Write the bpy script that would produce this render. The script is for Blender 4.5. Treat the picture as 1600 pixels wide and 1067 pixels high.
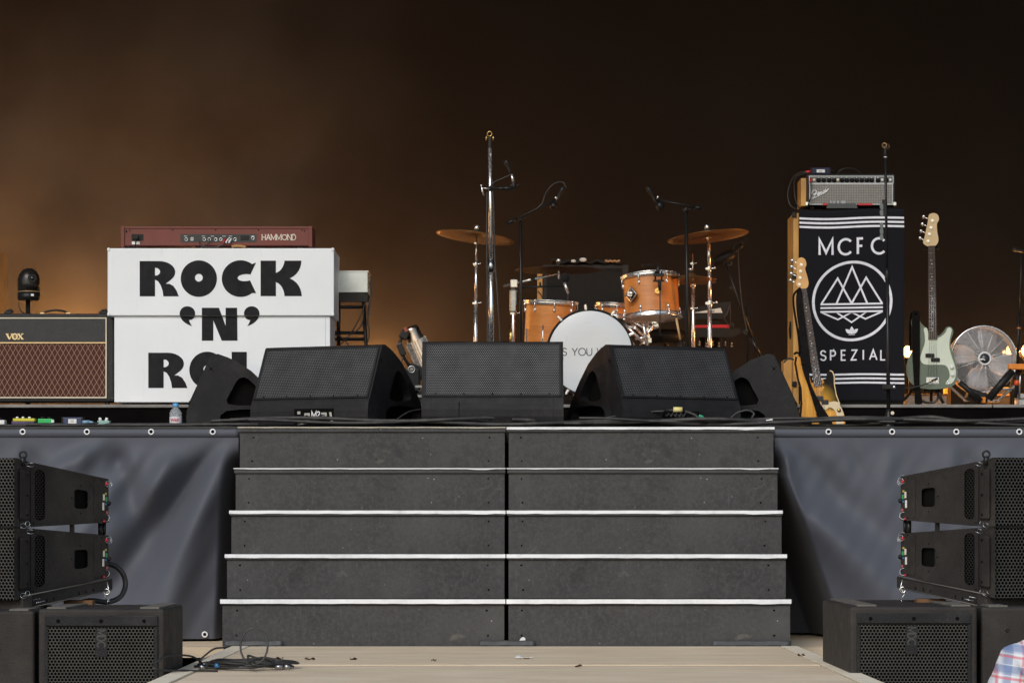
import bpy, math, random
from mathutils import Vector, Matrix
from mathutils.geometry import tessellate_polygon
random.seed(7)
R = math.radians; PI = math.pi
for o in list(bpy.data.objects): bpy.data.objects.remove(o)
sc = bpy.context.scene; col = sc.collection

# ------------------------------------------------------------ camera, sky, sun, exposure
F = 5240.0; HY = 820.0; CX = 800.0; ZC = .68
cam = bpy.data.cameras.new('camera'); co = bpy.data.objects.new('camera', cam); col.objects.link(co)
cam.sensor_width = 36; cam.lens = 36*F/1600; cam.shift_y = (HY-533.5)/1600
cam.clip_start = .5; cam.clip_end = 500
co.location = (0, 0, ZC); co.rotation_euler = (R(90), 0, 0); sc.camera = co

wd = bpy.data.worlds.new('World'); sc.world = wd; wd.use_nodes = True
nt = wd.node_tree; sky = nt.nodes.new('ShaderNodeTexSky'); sky.sky_type = 'NISHITA'; sky.sun_disc = False
SUN_EL, SUN_AZ = 38, 200      # azimuth measured from +Y clockwise: behind the camera, a little to its left
sky.sun_elevation = R(SUN_EL); sky.sun_rotation = R(SUN_AZ); sky.air_density = 1.5; sky.dust_density = 2; sky.ozone_density = 1.5
bg = nt.nodes['Background']; nt.links.new(sky.outputs[0], bg.inputs[0]); bg.inputs[1].default_value = .11
sl = bpy.data.lights.new('sun', 'SUN'); sl.energy = 1.1; sl.angle = R(25); sl.color = (1, .98, .95)
so = bpy.data.objects.new('sun', sl); col.objects.link(so)
sdir = Vector((math.sin(R(SUN_AZ))*math.cos(R(SUN_EL)), math.cos(R(SUN_AZ))*math.cos(R(SUN_EL)), math.sin(R(SUN_EL))))
so.rotation_euler = sdir.to_track_quat('Z', 'Y').to_euler()
sc.view_settings.view_transform = 'Standard'; sc.view_settings.look = 'None'
sc.view_settings.gamma = 1; sc.view_settings.exposure = .32
sc.render.engine = 'CYCLES'

# ------------------------------------------------------------ helpers
def W(px, py, d): return Vector(((px-CX)*d/F, d, ZC+(HY-py)*d/F))
def tag(o, label=None, cat=None, group=None, kind=None):
    if label: o['label'] = label
    if cat: o['category'] = cat
    if group: o['group'] = group
    if kind: o['kind'] = kind
    return o

class MB:
    def __init__(s): s.v = []; s.f = []; s.sm = []; s.uv = {}
    def add(s, vs, fs, smooth=False):
        b = len(s.v); s.v += [Vector(v) for v in vs]
        for f in fs: s.f.append([i+b for i in f]); s.sm.append(smooth)
        return b
    def box(s, x0, x1, y0, y1, z0, z1):
        s.add([(x, y, z) for z in (z0, z1) for y in (y0, y1) for x in (x0, x1)],
              [(0,2,3,1),(4,5,7,6),(0,1,5,4),(2,6,7,3),(0,4,6,2),(1,3,7,5)]); return s
    def obox(s, c, size, rot=(0,0,0)):
        m = Matrix.Rotation(rot[2],3,'Z') @ Matrix.Rotation(rot[1],3,'Y') @ Matrix.Rotation(rot[0],3,'X')
        c = Vector(c); h = [q/2 for q in size]
        s.add([c+m@Vector((x*h[0], y*h[1], z*h[2])) for z in (-1,1) for y in (-1,1) for x in (-1,1)],
              [(0,2,3,1),(4,5,7,6),(0,1,5,4),(2,6,7,3),(0,4,6,2),(1,3,7,5)]); return s
    def hexa(s, front, back):           # two quads in the same winding (seen from the front, counter-clockwise)
        s.add(list(front)+list(back), [(0,1,2,3),(7,6,5,4),(4,5,1,0),(5,6,2,1),(6,7,3,2),(7,4,0,3)]); return s
    def frame(s, ax):
        ax = Vector(ax).normalized(); u = ax.orthogonal().normalized(); return u, ax.cross(u), ax
    def lathe(s, prof, o, ax=(0,0,1), n=24, cap=True):
        u, w, a = s.frame(ax); o = Vector(o); b = []
        for r, h in prof:
            for k in range(n):
                t = 2*PI*k/n; b.append(o+a*h+(u*math.cos(t)+w*math.sin(t))*r)
        fs = []
        for j in range(len(prof)-1):
            for k in range(n):
                k2 = (k+1) % n; fs.append((j*n+k, j*n+k2, (j+1)*n+k2, (j+1)*n+k))
        i = s.add(b, fs, True)
        if cap:
            for j, fl in ((0, True), (len(prof)-1, False)):
                if prof[j][0] > 1e-5:
                    q = [i+j*n+k for k in range(n)]; s.f.append(q[::-1] if fl else q); s.sm.append(False)
        return s
    def cyl(s, a, b, r0, r1=None, n=12):
        a = Vector(a); b = Vector(b); s.lathe([(r0, 0), (r0 if r1 is None else r1, (b-a).length)], a, b-a, n); return s
    def ball(s, c, r, n=14, sc_=(1,1,1)):
        c = Vector(c); i0 = len(s.v)
        s.lathe([(max(1e-4, r*math.sin(PI*k/8)), -r*math.cos(PI*k/8)) for k in range(9)], (0,0,0), (0,0,1), n, False)
        for i in range(i0, len(s.v)): v = s.v[i]; s.v[i] = c+Vector((v.x*sc_[0], v.y*sc_[1], v.z*sc_[2]))
        return s
    def tube(s, pts, r, n=8, closed=False):
        pts = [Vector(p) for p in pts]; m = len(pts); ring = []; up = None
        for i, p in enumerate(pts):
            q0 = pts[(i-1) % m] if (closed or i) else p; q1 = pts[(i+1) % m] if (closed or i < m-1) else p
            t = (q1-q0)
            if t.length < 1e-9: t = Vector((0,0,1))
            t.normalize()
            if up is None: up = t.orthogonal().normalized()
            up = up-t*up.dot(t)
            if up.length < 1e-6: up = t.orthogonal()
            up.normalize(); w = t.cross(up); rr = r(i/(m-1)) if callable(r) else r
            ring += [p+(up*math.cos(2*PI*k/n)+w*math.sin(2*PI*k/n))*rr for k in range(n)]
        fs = []
        for j in range(m if closed else m-1):
            j2 = (j+1) % m
            for k in range(n): fs.append((j*n+k, j*n+(k+1) % n, j2*n+(k+1) % n, j2*n+k))
        i = s.add(ring, fs, True)
        if not closed:
            s.f.append([i+k for k in range(n)][::-1]); s.sm.append(False)
            s.f.append([i+(m-1)*n+k for k in range(n)]); s.sm.append(False)
        return s
    def torus(s, c, R_, r, ax=(0,0,1), n=32, k=6):
        u, w, a = s.frame(ax); c = Vector(c)
        return s.tube([c+(u*math.cos(2*PI*i/n)+w*math.sin(2*PI*i/n))*R_ for i in range(n)], r, k, True)
    def prism(s, loops, P, t0, t1):     # polygon with holes, P(u, v, t) -> point
        flat = [p for l in loops for p in l]
        tri = tessellate_polygon([[Vector((p[0], p[1], 0)) for p in l] for l in loops]); n = len(flat)
        s.add([P(p[0], p[1], t0) for p in flat]+[P(p[0], p[1], t1) for p in flat],
              [tuple(t) for t in tri]+[tuple(i+n for i in t[::-1]) for t in tri])
        for l in loops:
            m = len(l)
            s.add([P(p[0], p[1], t0) for p in l]+[P(p[0], p[1], t1) for p in l], [(i, (i+1) % m, m+(i+1) % m, m+i) for i in range(m)])
        return s
    def ribbon(s, pts, w, P, t0, t1, closed=False):
        m = len(pts)
        if m < 2: return s
        L = []; Rr = []
        for i in range(m):
            p = Vector(pts[i]); a = Vector(pts[(i-1) % m]) if (closed or i) else None; b = Vector(pts[(i+1) % m]) if (closed or i < m-1) else None
            d1 = (p-a).normalized() if a is not None else None; d2 = (b-p).normalized() if b is not None else None
            if d1 is None: d1 = d2
            if d2 is None: d2 = d1
            n1 = Vector((-d1.y, d1.x)); n2 = Vector((-d2.y, d2.x)); n = n1+n2
            if n.length < 1e-4: n = n1
            n.normalize(); k = min(3, 1/max(.3, n.dot(n1)))
            L.append(p+n*w/2*k); Rr.append(p-n*w/2*k)
        for i in range(m if closed else m-1):
            j = (i+1) % m; q = [L[i], Rr[i], Rr[j], L[j]]
            s.add([P(a.x, a.y, t0) for a in q]+[P(a.x, a.y, t1) for a in q], [(0,1,2,3),(4,7,6,5),(0,4,5,1),(2,6,7,3),(1,5,6,2),(3,7,4,0)])
        return s
    def sheet(s, fn, nu, nv, uv=None, smooth=True):
        vs = [fn(i/nu, j/nv) for j in range(nv+1) for i in range(nu+1)]
        b = s.add(vs, [(j*(nu+1)+i, j*(nu+1)+i+1, (j+1)*(nu+1)+i+1, (j+1)*(nu+1)+i) for j in range(nv) for i in range(nu)], smooth)
        if uv:
            for j in range(nv+1):
                for i in range(nu+1): s.uv[b+j*(nu+1)+i] = (uv[0]*i/nu, uv[1]*j/nv)
        return s
    def build(s, name, m, parent=None, bevel=0, origin=None, seg=2, fixn=True, solid=0):
        me = bpy.data.meshes.new(name); o3 = Vector(origin) if origin is not None else Vector((0,0,0))
        me.from_pydata([tuple(v-o3) for v in s.v], [], s.f); me.update()
        me.polygons.foreach_set('use_smooth', s.sm)
        if s.uv:
            l = me.uv_layers.new(name='uv')
            for lp in me.loops: l.data[lp.index].uv = s.uv.get(lp.vertex_index, (0, 0))
        if fixn:
            import bmesh
            bm = bmesh.new(); bm.from_mesh(me); bmesh.ops.recalc_face_normals(bm, faces=bm.faces); bm.to_mesh(me); bm.free()
        me.materials.append(m)
        o = bpy.data.objects.new(name, me); col.objects.link(o); o.location = o3
        if parent is not None: o.parent = parent.o if isinstance(parent, Thing) else parent
        if solid:
            b = o.modifiers.new('solid', 'SOLIDIFY'); b.thickness = solid; b.offset = 0
        if bevel:
            b = o.modifiers.new('bevel', 'BEVEL'); b.width = bevel; b.segments = seg; b.limit_method = 'ANGLE'; b.angle_limit = R(35)
        return o

class Thing:
    def __init__(s, name, label, cat, px, py, d, group=None, rz=0):
        s.d = d; s.loc = W(px, py, d); s.o = bpy.data.objects.new(name, None); col.objects.link(s.o); s.o.empty_display_size = .1
        s.o.location = s.loc; s.o.rotation_euler.z = rz; tag(s.o, label, cat, group)
    def L(s, px, py, dy=0): return W(px, py, s.d+dy)-s.loc
    @property
    def k(s): return s.d/F
    def build(s, mb, name, m, **kw): return mb.build(name, m, s.o, **kw)

def catmull(p, n=6, closed=True):
    m = len(p); out = []; p = [Vector(q) for q in p]
    for i in range(m if closed else m-1):
        g = lambda k: p[k % m] if closed else p[max(0, min(m-1, k))]
        a, b, c, d = g(i-1), g(i), g(i+1), g(i+2)
        for j in range(n):
            t = j/n; out.append(.5*((2*b)+(c-a)*t+(2*a-5*b+4*c-d)*t*t+(3*b-a-3*c+d)*t*t*t))
    if not closed: out.append(p[-1])
    return out
def arc(cx, cy, rx, ry, a0, a1, n=12): return [(cx+rx*math.cos(R(a0+(a1-a0)*i/n)), cy+ry*math.sin(R(a0+(a1-a0)*i/n))) for i in range(n+1)]
def circ(cx, cy, r, n=32): return [(cx+r*math.cos(2*PI*i/n), cy+r*math.sin(2*PI*i/n)) for i in range(n)]
def rrect(x0, y0, x1, y1, r, n=4):
    o = []
    for cx, cy, a in ((x1-r, y1-r, 0), (x0+r, y1-r, 90), (x0+r, y0+r, 180), (x1-r, y0+r, 270)): o += arc(cx, cy, r, r, a, a+90, n)
    return o

# ------------------------------------------------------------ materials
def nodes(name):
    m = bpy.data.materials.new(name); m.use_nodes = True; return m, m.node_tree.nodes, m.node_tree.links, m.node_tree.nodes['Principled BSDF']
def mathn(n, l, op, a, b=None, c=None):
    q = n.new('ShaderNodeMath'); q.operation = op
    for i, x in enumerate((a, b, c)):
        if x is None: continue
        if isinstance(x, (int, float)): q.inputs[i].default_value = x
        else: l.new(x, q.inputs[i])
    return q.outputs[0]
def noise(n, l, scale, detail=4, rough=.55, vec=None, sx=None):
    q = n.new('ShaderNodeTexNoise'); q.inputs['Scale'].default_value = scale; q.inputs['Detail'].default_value = detail; q.inputs['Roughness'].default_value = rough
    if vec is None:
        t = n.new('ShaderNodeTexCoord'); vec = t.outputs['Object']
    if sx:
        mp = n.new('ShaderNodeMapping'); mp.inputs['Scale'].default_value = sx; l.new(vec, mp.inputs[0]); vec = mp.outputs[0]
    l.new(vec, q.inputs['Vector']); return q.outputs['Fac']
def ramp(n, l, fac, stops):
    q = n.new('ShaderNodeValToRGB'); e = q.color_ramp.elements
    e[0].position, e[0].color = stops[0][0], (*stops[0][1], 1); e[1].position, e[1].color = stops[-1][0], (*stops[-1][1], 1)
    for p, c in stops[1:-1]: x = e.new(p); x.color = (*c, 1)
    l.new(fac, q.inputs[0]); return q.outputs[0]
def mix(n, l, fac, a, b):
    q = n.new('ShaderNodeMix'); q.data_type = 'RGBA'
    for i, x in ((0, fac), (6, a), (7, b)):
        if isinstance(x, (int, float)): q.inputs[i].default_value = x
        elif isinstance(x, tuple): q.inputs[i].default_value = (*x, 1)
        else: l.new(x, q.inputs[i])
    return q.outputs[2]
def bump(n, l, p, h, st, dist=.01):
    b = n.new('ShaderNodeBump'); b.inputs['Strength'].default_value = st; b.inputs['Distance'].default_value = dist
    l.new(h, b.inputs['Height']); l.new(b.outputs[0], p.inputs['Normal'])
def M(name, c, rough=.5, metal=0, var=.12, vs=9, bmp=0, bs=60, spec=.5, coat=0, dirt=None, dsc=5, damt=.6):
    m, n, l, p = nodes(name)
    a = tuple(max(0, x*(1-var)) for x in c); b = tuple(min(1, x*(1+var)) for x in c)
    f = noise(n, l, vs, 5); out = ramp(n, l, f, [(.3, a), (.7, b)])
    if dirt:
        f2 = noise(n, l, dsc, 8, .7); msk = ramp(n, l, f2, [(.52, (0,0,0)), (.72, (damt,)*3)]); out = mix(n, l, msk, out, dirt)
    l.new(out, p.inputs['Base Color'])
    rr = ramp(n, l, noise(n, l, vs*2.3, 4), [(.3, (max(.02, rough-.08),)*3), (.7, (min(1, rough+.08),)*3)]); l.new(rr, p.inputs['Roughness'])
    p.inputs['Metallic'].default_value = metal; p.inputs['Specular IOR Level'].default_value = spec; p.inputs['Coat Weight'].default_value = coat
    if bmp: bump(n, l, p, noise(n, l, bs, 5), bmp)
    return m
def emis(name, c, st):
    m, n, l, p = nodes(name); p.inputs['Base Color'].default_value = (*c, 1); p.inputs['Emission Color'].default_value = (*c, 1); p.inputs['Emission Strength'].default_value = st; return m
def grille(name, pitch, hole=.36, c=(.05,.05,.052), ch=(.003,.003,.003), rough=.5, metal=.2):
    m, n, l, p = nodes(name); t = n.new('ShaderNodeTexCoord'); s = n.new('ShaderNodeSeparateXYZ'); l.new(t.outputs['UV'], s.inputs[0])
    u = mathn(n, l, 'DIVIDE', s.outputs[0], pitch); v = mathn(n, l, 'DIVIDE', s.outputs[1], pitch*1.732); ds = []
    for o in (0, .5):
        a = mathn(n, l, 'SUBTRACT', mathn(n, l, 'FRACT', mathn(n, l, 'ADD', u, o)), .5)
        b = mathn(n, l, 'MULTIPLY', mathn(n, l, 'SUBTRACT', mathn(n, l, 'FRACT', mathn(n, l, 'ADD', v, o)), .5), 1.732)
        ds.append(mathn(n, l, 'SQRT', mathn(n, l, 'ADD', mathn(n, l, 'MULTIPLY', a, a), mathn(n, l, 'MULTIPLY', b, b))))
    d = mathn(n, l, 'MINIMUM', *ds); f = ramp(n, l, d, [(hole-.04, (0,0,0)), (hole+.04, (1,1,1))])
    nv = noise(n, l, 6, 6, .7); cc = ramp(n, l, nv, [(.35, tuple(x*.8 for x in c)), (.7, tuple(x*1.35 for x in c))])
    l.new(mix(n, l, f, ch, cc), p.inputs['Base Color']); p.inputs['Roughness'].default_value = rough; p.inputs['Metallic'].default_value = metal
    l.new(mathn(n, l, 'MULTIPLY', f, .5), p.inputs['Specular IOR Level'])
    bump(n, l, p, f, .5, .003); return m

m_black = M('black_paint', (.012,.012,.013), .45, 0, .2, 12, .15, 90, spec=.25)
m_blackm = M('black_metal', (.014,.014,.015), .34, .1, .2, 10, spec=.3)
m_rubber = M('cable_rubber', (.030,.030,.031), .55, 0, .3, 14, dirt=(.12,.11,.10), dsc=9, damt=.6)
m_chrome = M('chrome', (.85,.86,.88), .24, .9, .08, 20)
m_steel = M('steel', (.45,.46,.48), .3, 1, .15, 20)
m_alu = M('aluminium_edge', (.82,.84,.88), .45, .1, .1, 7, .1, 60, dirt=(.2,.18,.15), dsc=4, damt=.4)
m_white = M('white_plastic', (.75,.76,.76), .5, 0, .05)
m_cab = M('speaker_paint', (.0135,.0135,.0155), .5, 0, .25, 9, .35, 220, spec=.25, dirt=(.075,.072,.07), dsc=3.5, damt=.35)
m_cabd = M('dusty_speaker_paint', (.032,.028,.0265), .6, 0, .25, 6, .4, 200, spec=.25, dirt=(.095,.084,.07), dsc=2.5, damt=.45)
m_void = M('dark_recess', (.004,.004,.004), .9, 0, 0, spec=.1)
m_red = M('red_connector', (.5,.02,.03), .4)
m_orange = M('orange_paint', (.7,.22,.02), .45)
m_gold = M('brass', (.6,.42,.16), .25, 1, .1)
m_lit_wood = M('lit_wood_side', (.56,.30,.085), .5, 0, .3, 3, .1)  # amber tone puts warm lamplight into the cabinet sides; also serves wooden parts
m_strap = M('strap_leather', (.006,.005,.005), .6, 0, .3, 20, .2, 80, spec=.06)
m_gW = grille('wedge_grille', .0125, .37, (.095,.098,.104))
m_gA = grille('array_grille', .0172, .40, (.06,.056,.05))
m_gS = grille('sub_grille', .0162, .39, (.055,.052,.046))

def stairmat(name):
    m, n, l, p = nodes(name); t = n.new('ShaderNodeTexCoord'); v = t.outputs['Object']
    a = noise(n, l, 2.2, 8, .65, v); b = noise(n, l, 38, 6, .7, v); c = noise(n, l, 9, 5, .6, v)
    base = ramp(n, l, a, [(.3, (.028,.028,.031)), (.5, (.043,.043,.046)), (.72, (.066,.066,.068))])
    q = n.new('ShaderNodeTexNoise'); q.inputs['Scale'].default_value = 13; q.inputs['Detail'].default_value = 5; q.inputs['Distortion'].default_value = 2.2; l.new(v, q.inputs['Vector'])
    e = mathn(n, l, 'ABSOLUTE', mathn(n, l, 'SUBTRACT', q.outputs['Fac'], .5)); fib = ramp(n, l, e, [(.006, (.26,)*3), (.03, (0,0,0))]); base = mix(n, l, fib, base, (.10,.098,.094))
    fib2 = ramp(n, l, b, [(.45, (0,0,0)), (.70, (.7,)*3)]); base = mix(n, l, fib2, base, (.075,.073,.07))
    vo = n.new('ShaderNodeTexVoronoi'); vo.inputs['Scale'].default_value = 22; vo.inputs['Randomness'].default_value = 1; l.new(v, vo.inputs['Vector'])
    dots = ramp(n, l, vo.outputs['Distance'], [(.05, (.8,)*3), (.11, (0,0,0))]); dm = mathn(n, l, 'MULTIPLY', dots, ramp(n, l, c, [(.56, (0,0,0)), (.62, (1,1,1))])); base = mix(n, l, dm, base, (.4,.37,.33))
    st = noise(n, l, 5, 6, .65, v, (9, 1, 1.6)); sm = ramp(n, l, st, [(.60, (0,0,0)), (.70, (.35,)*3)]); base = mix(n, l, sm, base, (.12,.12,.125))
    sc_ = noise(n, l, 3.1, 8, .8, v, (1, 1, 1.7)); bl = ramp(n, l, sc_, [(.60, (0,0,0)), (.66, (.8,)*3)]); base = mix(n, l, bl, base, (.115,.108,.098))
    dk = ramp(n, l, noise(n, l, 2.6, 6, .6, v, (1.5, 1, 2)), [(.28, (.6,)*3), (.4, (0,0,0))]); base = mix(n, l, dk, base, (.014,.014,.015))
    l.new(base, p.inputs['Base Color']); l.new(ramp(n, l, c, [(.3, (.45,)*3), (.7, (.65,)*3)]), p.inputs['Roughness']); p.inputs['Specular IOR Level'].default_value = .35
    bump(n, l, p, b, .15, .004); return m
m_stair = stairmat('scuffed_black_board')

def boardmat(name):
    m, n, l, p = nodes(name); t = n.new('ShaderNodeTexCoord'); v = t.outputs['Object']
    a = noise(n, l, 1.6, 7, .6, v, (1, 2.2, 1)); b = noise(n, l, 9, 6, .7, v, (.35, 3, 1)); c = noise(n, l, 70, 3, .6, v, (1, 4, 1))
    base = ramp(n, l, a, [(.3, (.60,.485,.34)), (.55, (.70,.575,.42)), (.75, (.78,.66,.50))])
    base = mix(n, l, ramp(n, l, b, [(.50, (0,0,0)), (.75, (.6,)*3)]), base, (.36,.29,.21)); base = mix(n, l, ramp(n, l, c, [(.6, (0,0,0)), (.8, (.25,)*3)]), base, (.22,.18,.15))
    vo = n.new('ShaderNodeTexVoronoi'); vo.inputs['Scale'].default_value = 7; l.new(v, vo.inputs['Vector'])
    base = mix(n, l, ramp(n, l, vo.outputs['Distance'], [(.03, (.6,)*3), (.06, (0,0,0))]), base, (.18,.15,.12))
    l.new(base, p.inputs['Base Color']); p.inputs['Roughness'].default_value = .8; bump(n, l, p, c, .25, .004); return m
m_board = boardmat('sun_bleached_board')
m_boardlight = M('pale_edge_board', (.74,.66,.52), .7, 0, .08, 6, .2, 60)

def cloth(name, c, rough=.45, spec=.5, bs=160, fold=0):
    m, n, l, p = nodes(name); f = noise(n, l, 1.5, 5); l.new(ramp(n, l, f, [(.3, tuple(x*.95 for x in c)), (.7, tuple(x*1.05 for x in c))]), p.inputs['Base Color'])
    p.inputs['Roughness'].default_value = rough; p.inputs['Specular IOR Level'].default_value = spec; p.inputs['Sheen Weight'].default_value = .1
    h = noise(n, l, bs, 3); bump(n, l, p, h, .12, .003); return m
m_skirt = cloth('pvc_skirt', (.080,.087,.112), .62, .3, 30)
m_gP = grille('port_grille', .0162, .38, (.016,.015,.014))
m_backcloth = cloth('black_backcloth', (.0115,.0100,.0095), .85, .1, 3)

# ------------------------------------------------------------ setting
DECK = 1.275; RISER = 1.455
XL, XR = -1.635, 1.565
g = MB(); g.box(-60, 60, -20, 200, -.7, -.56); tag(g.build('ground', M('trampled_ground', (.09,.08,.065), .9, 0, .3, 2, .4, 20)), kind='structure')
g = MB()
ys = [9.0, 11.44, 13.88, 16.32, 18.79]
for i in range(4): g.box(-1.47, 1.50, ys[i], ys[i+1]-.010, -.03, (0, .002, -.003, .002)[i])
tag(g.build('catwalk', m_board, bevel=.003), kind='structure')
g = MB()
for x0, x1 in ((-1.57, -1.475), (1.505, 1.60)):
    for i in range(4): g.box(x0, x1, ys[i], ys[i+1]-.006, -.03, .004)
g.box(-1.5, 1.5, 9, 18.7, -.1, -.035)
tag(g.build('catwalk_edge', m_boardlight, bevel=.003), kind='structure')
g = MB()
for x in (-1.45, 1.45):
    for y in ys: g.box(x-.04, x+.04, y, y+.08, -.56, -.1)
g.box(-1.5, -1.46, 9, 18.7, -.2, -.1); g.box(1.46, 1.5, 9, 18.7, -.2, -.1)
tag(g.build('catwalk_legs', m_steel), kind='structure')
g = MB(); g.box(-4.2, XL-.02, 19.25, 24, -.08, -.02); g.box(XR+.02, 4.2, 19.25, 24, -.08, -.02)
tag(g.build('floor', m_board), kind='structure')
g = MB(); g.box(-9, 9, 20.26, 27.5, DECK-.1, DECK); tag(g.build('stage_deck', M('stage_deck_board', (.02,.02,.02), .6, 0, .3, 4, .2, 80), bevel=.004), kind='structure')
g = MB()
for a, b in ((-9, -2.0), (-1.99, -.3), (-.29, 2.13), (2.14, 9)):
    g.box(a, b, 21.6, 27.4, DECK+.002, RISER-.022)
tag(g.build('riser_platform', M('riser_cloth', (.004,.0035,.0035), .9, 0, .5, 3, .5, 12, spec=.03), bevel=.003), kind='structure')
g = MB()
for a, b in ((-9, -3.35), (-3.34, -1.12), (-1.11, 1.1), (1.11, 3.09), (3.098, 5.3), (5.31, 9)):
    g.box(a, b, 21.585, 27.39, RISER-.02, RISER)
tag(g.build('riser_top', M('riser_edge', (.22,.21,.2), .5, 0, .3, 6, .2, 60), bevel=.003), kind='structure')
# under-stage scaffold and dark rear closing wall, roof, wings (outside the frame: they keep the daylight off the backcloth)
g = MB()
for x in (-7, -4.5, -2.2, 2.2, 4.5, 7):
    for y in (21, 24, 27): g.cyl((x, y, -.56), (x, y, DECK-.1), .025, n=8)
tag(g.build('stage_legs', m_steel), kind='structure')
g = MB(); g.box(-9, 9, 24.5, 24.6, -.56, DECK-.1); tag(g.build('understage_wall', m_void), kind='structure')
g = MB(); g.box(-12, 12, 16.5, 30, 8.6, 8.8); tag(g.build('stage_roof', m_black), kind='structure')
g = MB(); g.box(-9.4, -9.2, 19.5, 29, -.56, 8.6); g.box(9.2, 9.4, 19.5, 29, -.56, 8.6); tag(g.build('stage_wing', m_black), kind='structure')
b = MB()
def bk(u, v):
    x = -9.2+18.4*u; z = .9+7.6*v
    return Vector((x, 27.3+.008*math.sin(x*2.2+.6*math.sin(z))+.01*math.sin(z*1.3+x), z))
b.sheet(bk, 220, 30); tag(b.build('backdrop', m_backcloth, fixn=False), 'plain black cloth backdrop lit brown by warm lamps, hanging behind the whole stage', 'backdrop')

# ------------------------------------------------------------ stairs
def strips(k): return [.006, .006, .019, .021, .024][k]
def stairs(x0, x1, label, left):
    t = Thing('stage_steps', label, 'steps', CX, HY, 18.8, 'wooden step units up to the stage'); t.o.location = ((x0+x1)/2, 18.8, 0); o = Vector(t.o.location)
    rnd = random.Random(5 if left else 9)
    for k in range(5):
        d = 20-.3*k; z1 = 1.262-.25*k; z0 = z1-.25
        r = MB(); r.box(x0+.012, x1-.006, d, d+.018, z0+.001 if k < 4 else 0.002, z1-.03); r2 = r.build('riser_board', m_stair, t.o, origin=o)
        r2.location = Vector((0,0,0)); 
        for v in r2.data.vertices: pass
        q = MB(); q.box(x0+.004, x1-.003, d-.012, d+.3, z1-.027, z1-.006); q.build('tread', m_stair, t.o, origin=o).location = (0,0,0)
        h = strips(k) if left or k else .015
        n = MB(); a0, a1 = x0, x1
        N = 28
        def wob(i): return rnd.uniform(-.0012, .0012)-.003*max(0, (abs(i/N-.9) < .04))*(rnd.random() > .3)
        top = [wob(i) for i in range(N+1)]
        vs = []; fs = []
        for i in range(N+1):
            x = a0+(a1-a0)*i/N
            vs += [(x, d-.018, z1+.002+top[i]*.4), (x, d-.018, z1+.002-h+top[i]), (x, d+.03, z1+.002), (x, d-.0135, z1+.002-h+top[i]), (x, d-.0135, z1-.0035)]
        for i in range(N):
            a = i*5; b_ = a+5
            fs += [(a, a+1, b_+1, b_), (a+2, a, b_, b_+2), (a+1, a+3, b_+3, b_+1), (a+3, a+4, b_+4, b_+3)]
        n.add(vs, fs); mm = m_alu if k > 1 or (k == 0 and not left) or k == 1 else m_steel
        n.build('nosing', mm, t.o, origin=o).location = (0,0,0)
    s = MB()
    for k in range(5):
        d = 20-.3*k; z1 = 1.262-.25*k
        for xx in ((x0+.014, x0+.032), (x1-.03, x1-.01)): s.box(xx[0], xx[1], d+.0185, d+.30, 0, z1-.031)
    s.build('side_board', m_stair, t.o, origin=o).location = (0,0,0)
    c = MB()
    for k in range(5):
        d = 20-.3*k; z1 = 1.262-.25*k
        for px_ in (x0+.09, x1-.1):
            for dz in (-.06, -.2): c.cyl((px_+rnd.uniform(-.01,.01), d+.002, z1+dz), (px_, d-.002, z1+dz), .005, n=8)
    c.build('screw_holes', m_void, t.o, origin=o).location = (0,0,0)
stairs(XL, -.0375, 'left flight of scuffed black steps with worn metal edges', True)
stairs(-.0315, XR, 'right flight of scuffed black steps with bright metal edges', False)
def lone(mb, name, m, label, cat, group=None, at=None, **kw):
    if at is None:
        at = sum((v for v in mb.v), Vector())/len(mb.v); at.z = min(v.z for v in mb.v)
    o = mb.build(name, m, origin=at, **kw); tag(o, label, cat, group); return o
m_tape = M('duct_tape', (.035,.036,.04), .5, 0, .2, 12, .2, 30)
for a, b_, lab in ((350, 442, 'strip of dark tape at the foot of the left steps beside the cable coil'), (748, 836, 'strip of dark tape across the seam at the foot of the steps'), (1112, 1236, 'long strip of dark tape at the foot of the right steps')):
    q = MB(); xa = (a-CX)*18.79/F; xb = (b_-CX)*18.79/F
    q.sheet(lambda u, v: Vector((xa+(xb-xa)*u, 18.784-.012*(1-v)**2, .004+.030*v*v+.0015*math.sin(u*17+xa))), 20, 4)
    lone(q, 'tape_strip', m_tape, lab, 'tape', 'tape strips along the foot of the steps', solid=.0015)
q = MB(); q.prism([catmull([(812,999), (816,995), (820,996), (821,1000), (817,1003), (813,1002)], 4)], lambda u, v, t: W(u, v, 18.8-.003-t), 0, .004); lone(q, 'paint_blot', m_white, 'small round white blot on the lowest step board', 'blot')
random.seed(3)
# bits of leaf litter on the catwalk
m_leaf = M('dead_leaf', (.09,.055,.03), .8, 0, .3, 20)
leafs = [(435,1030,'beside the cable coil'), (484,1031,'on the catwalk right of the cable coil'), (552,1031,'on the catwalk in front of the left steps'), (905,1042,'on the catwalk in front of the right steps'), (1252,1025,'at the right edge of the catwalk'), (678,1033,'on the catwalk left of the centre seam')]
for px, py, s_ in leafs:
    d = ZC*F/(py-HY); c = W(px, py, d); q = MB(); w = .02+.014*random.random(); r_ = random.uniform(-.6, .6)
    ph = random.uniform(0, 6)
    def lf(u, v):
        x = (u-.5)*2; wd_ = (1-x*x)*(.22+.12*math.sin(ph+x*3))
        p = Vector((x*w*(.8+.3*math.sin(ph)), (v-.5)*w*wd_*5+.006*math.sin(x*4+ph), .003+.007*abs(math.sin(ph+x*2.5))+.012*(v-.5)*math.sin(u*5+ph))); p.rotate(Matrix.Rotation(r_*1.5, 3, 'Z')); return c+p
    q.sheet(lf, 8, 4); lone(q, 'dead_leaf', m_leaf, 'small curled dead leaf '+s_, 'leaf', 'dead leaves on the catwalk', solid=.001)
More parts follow.
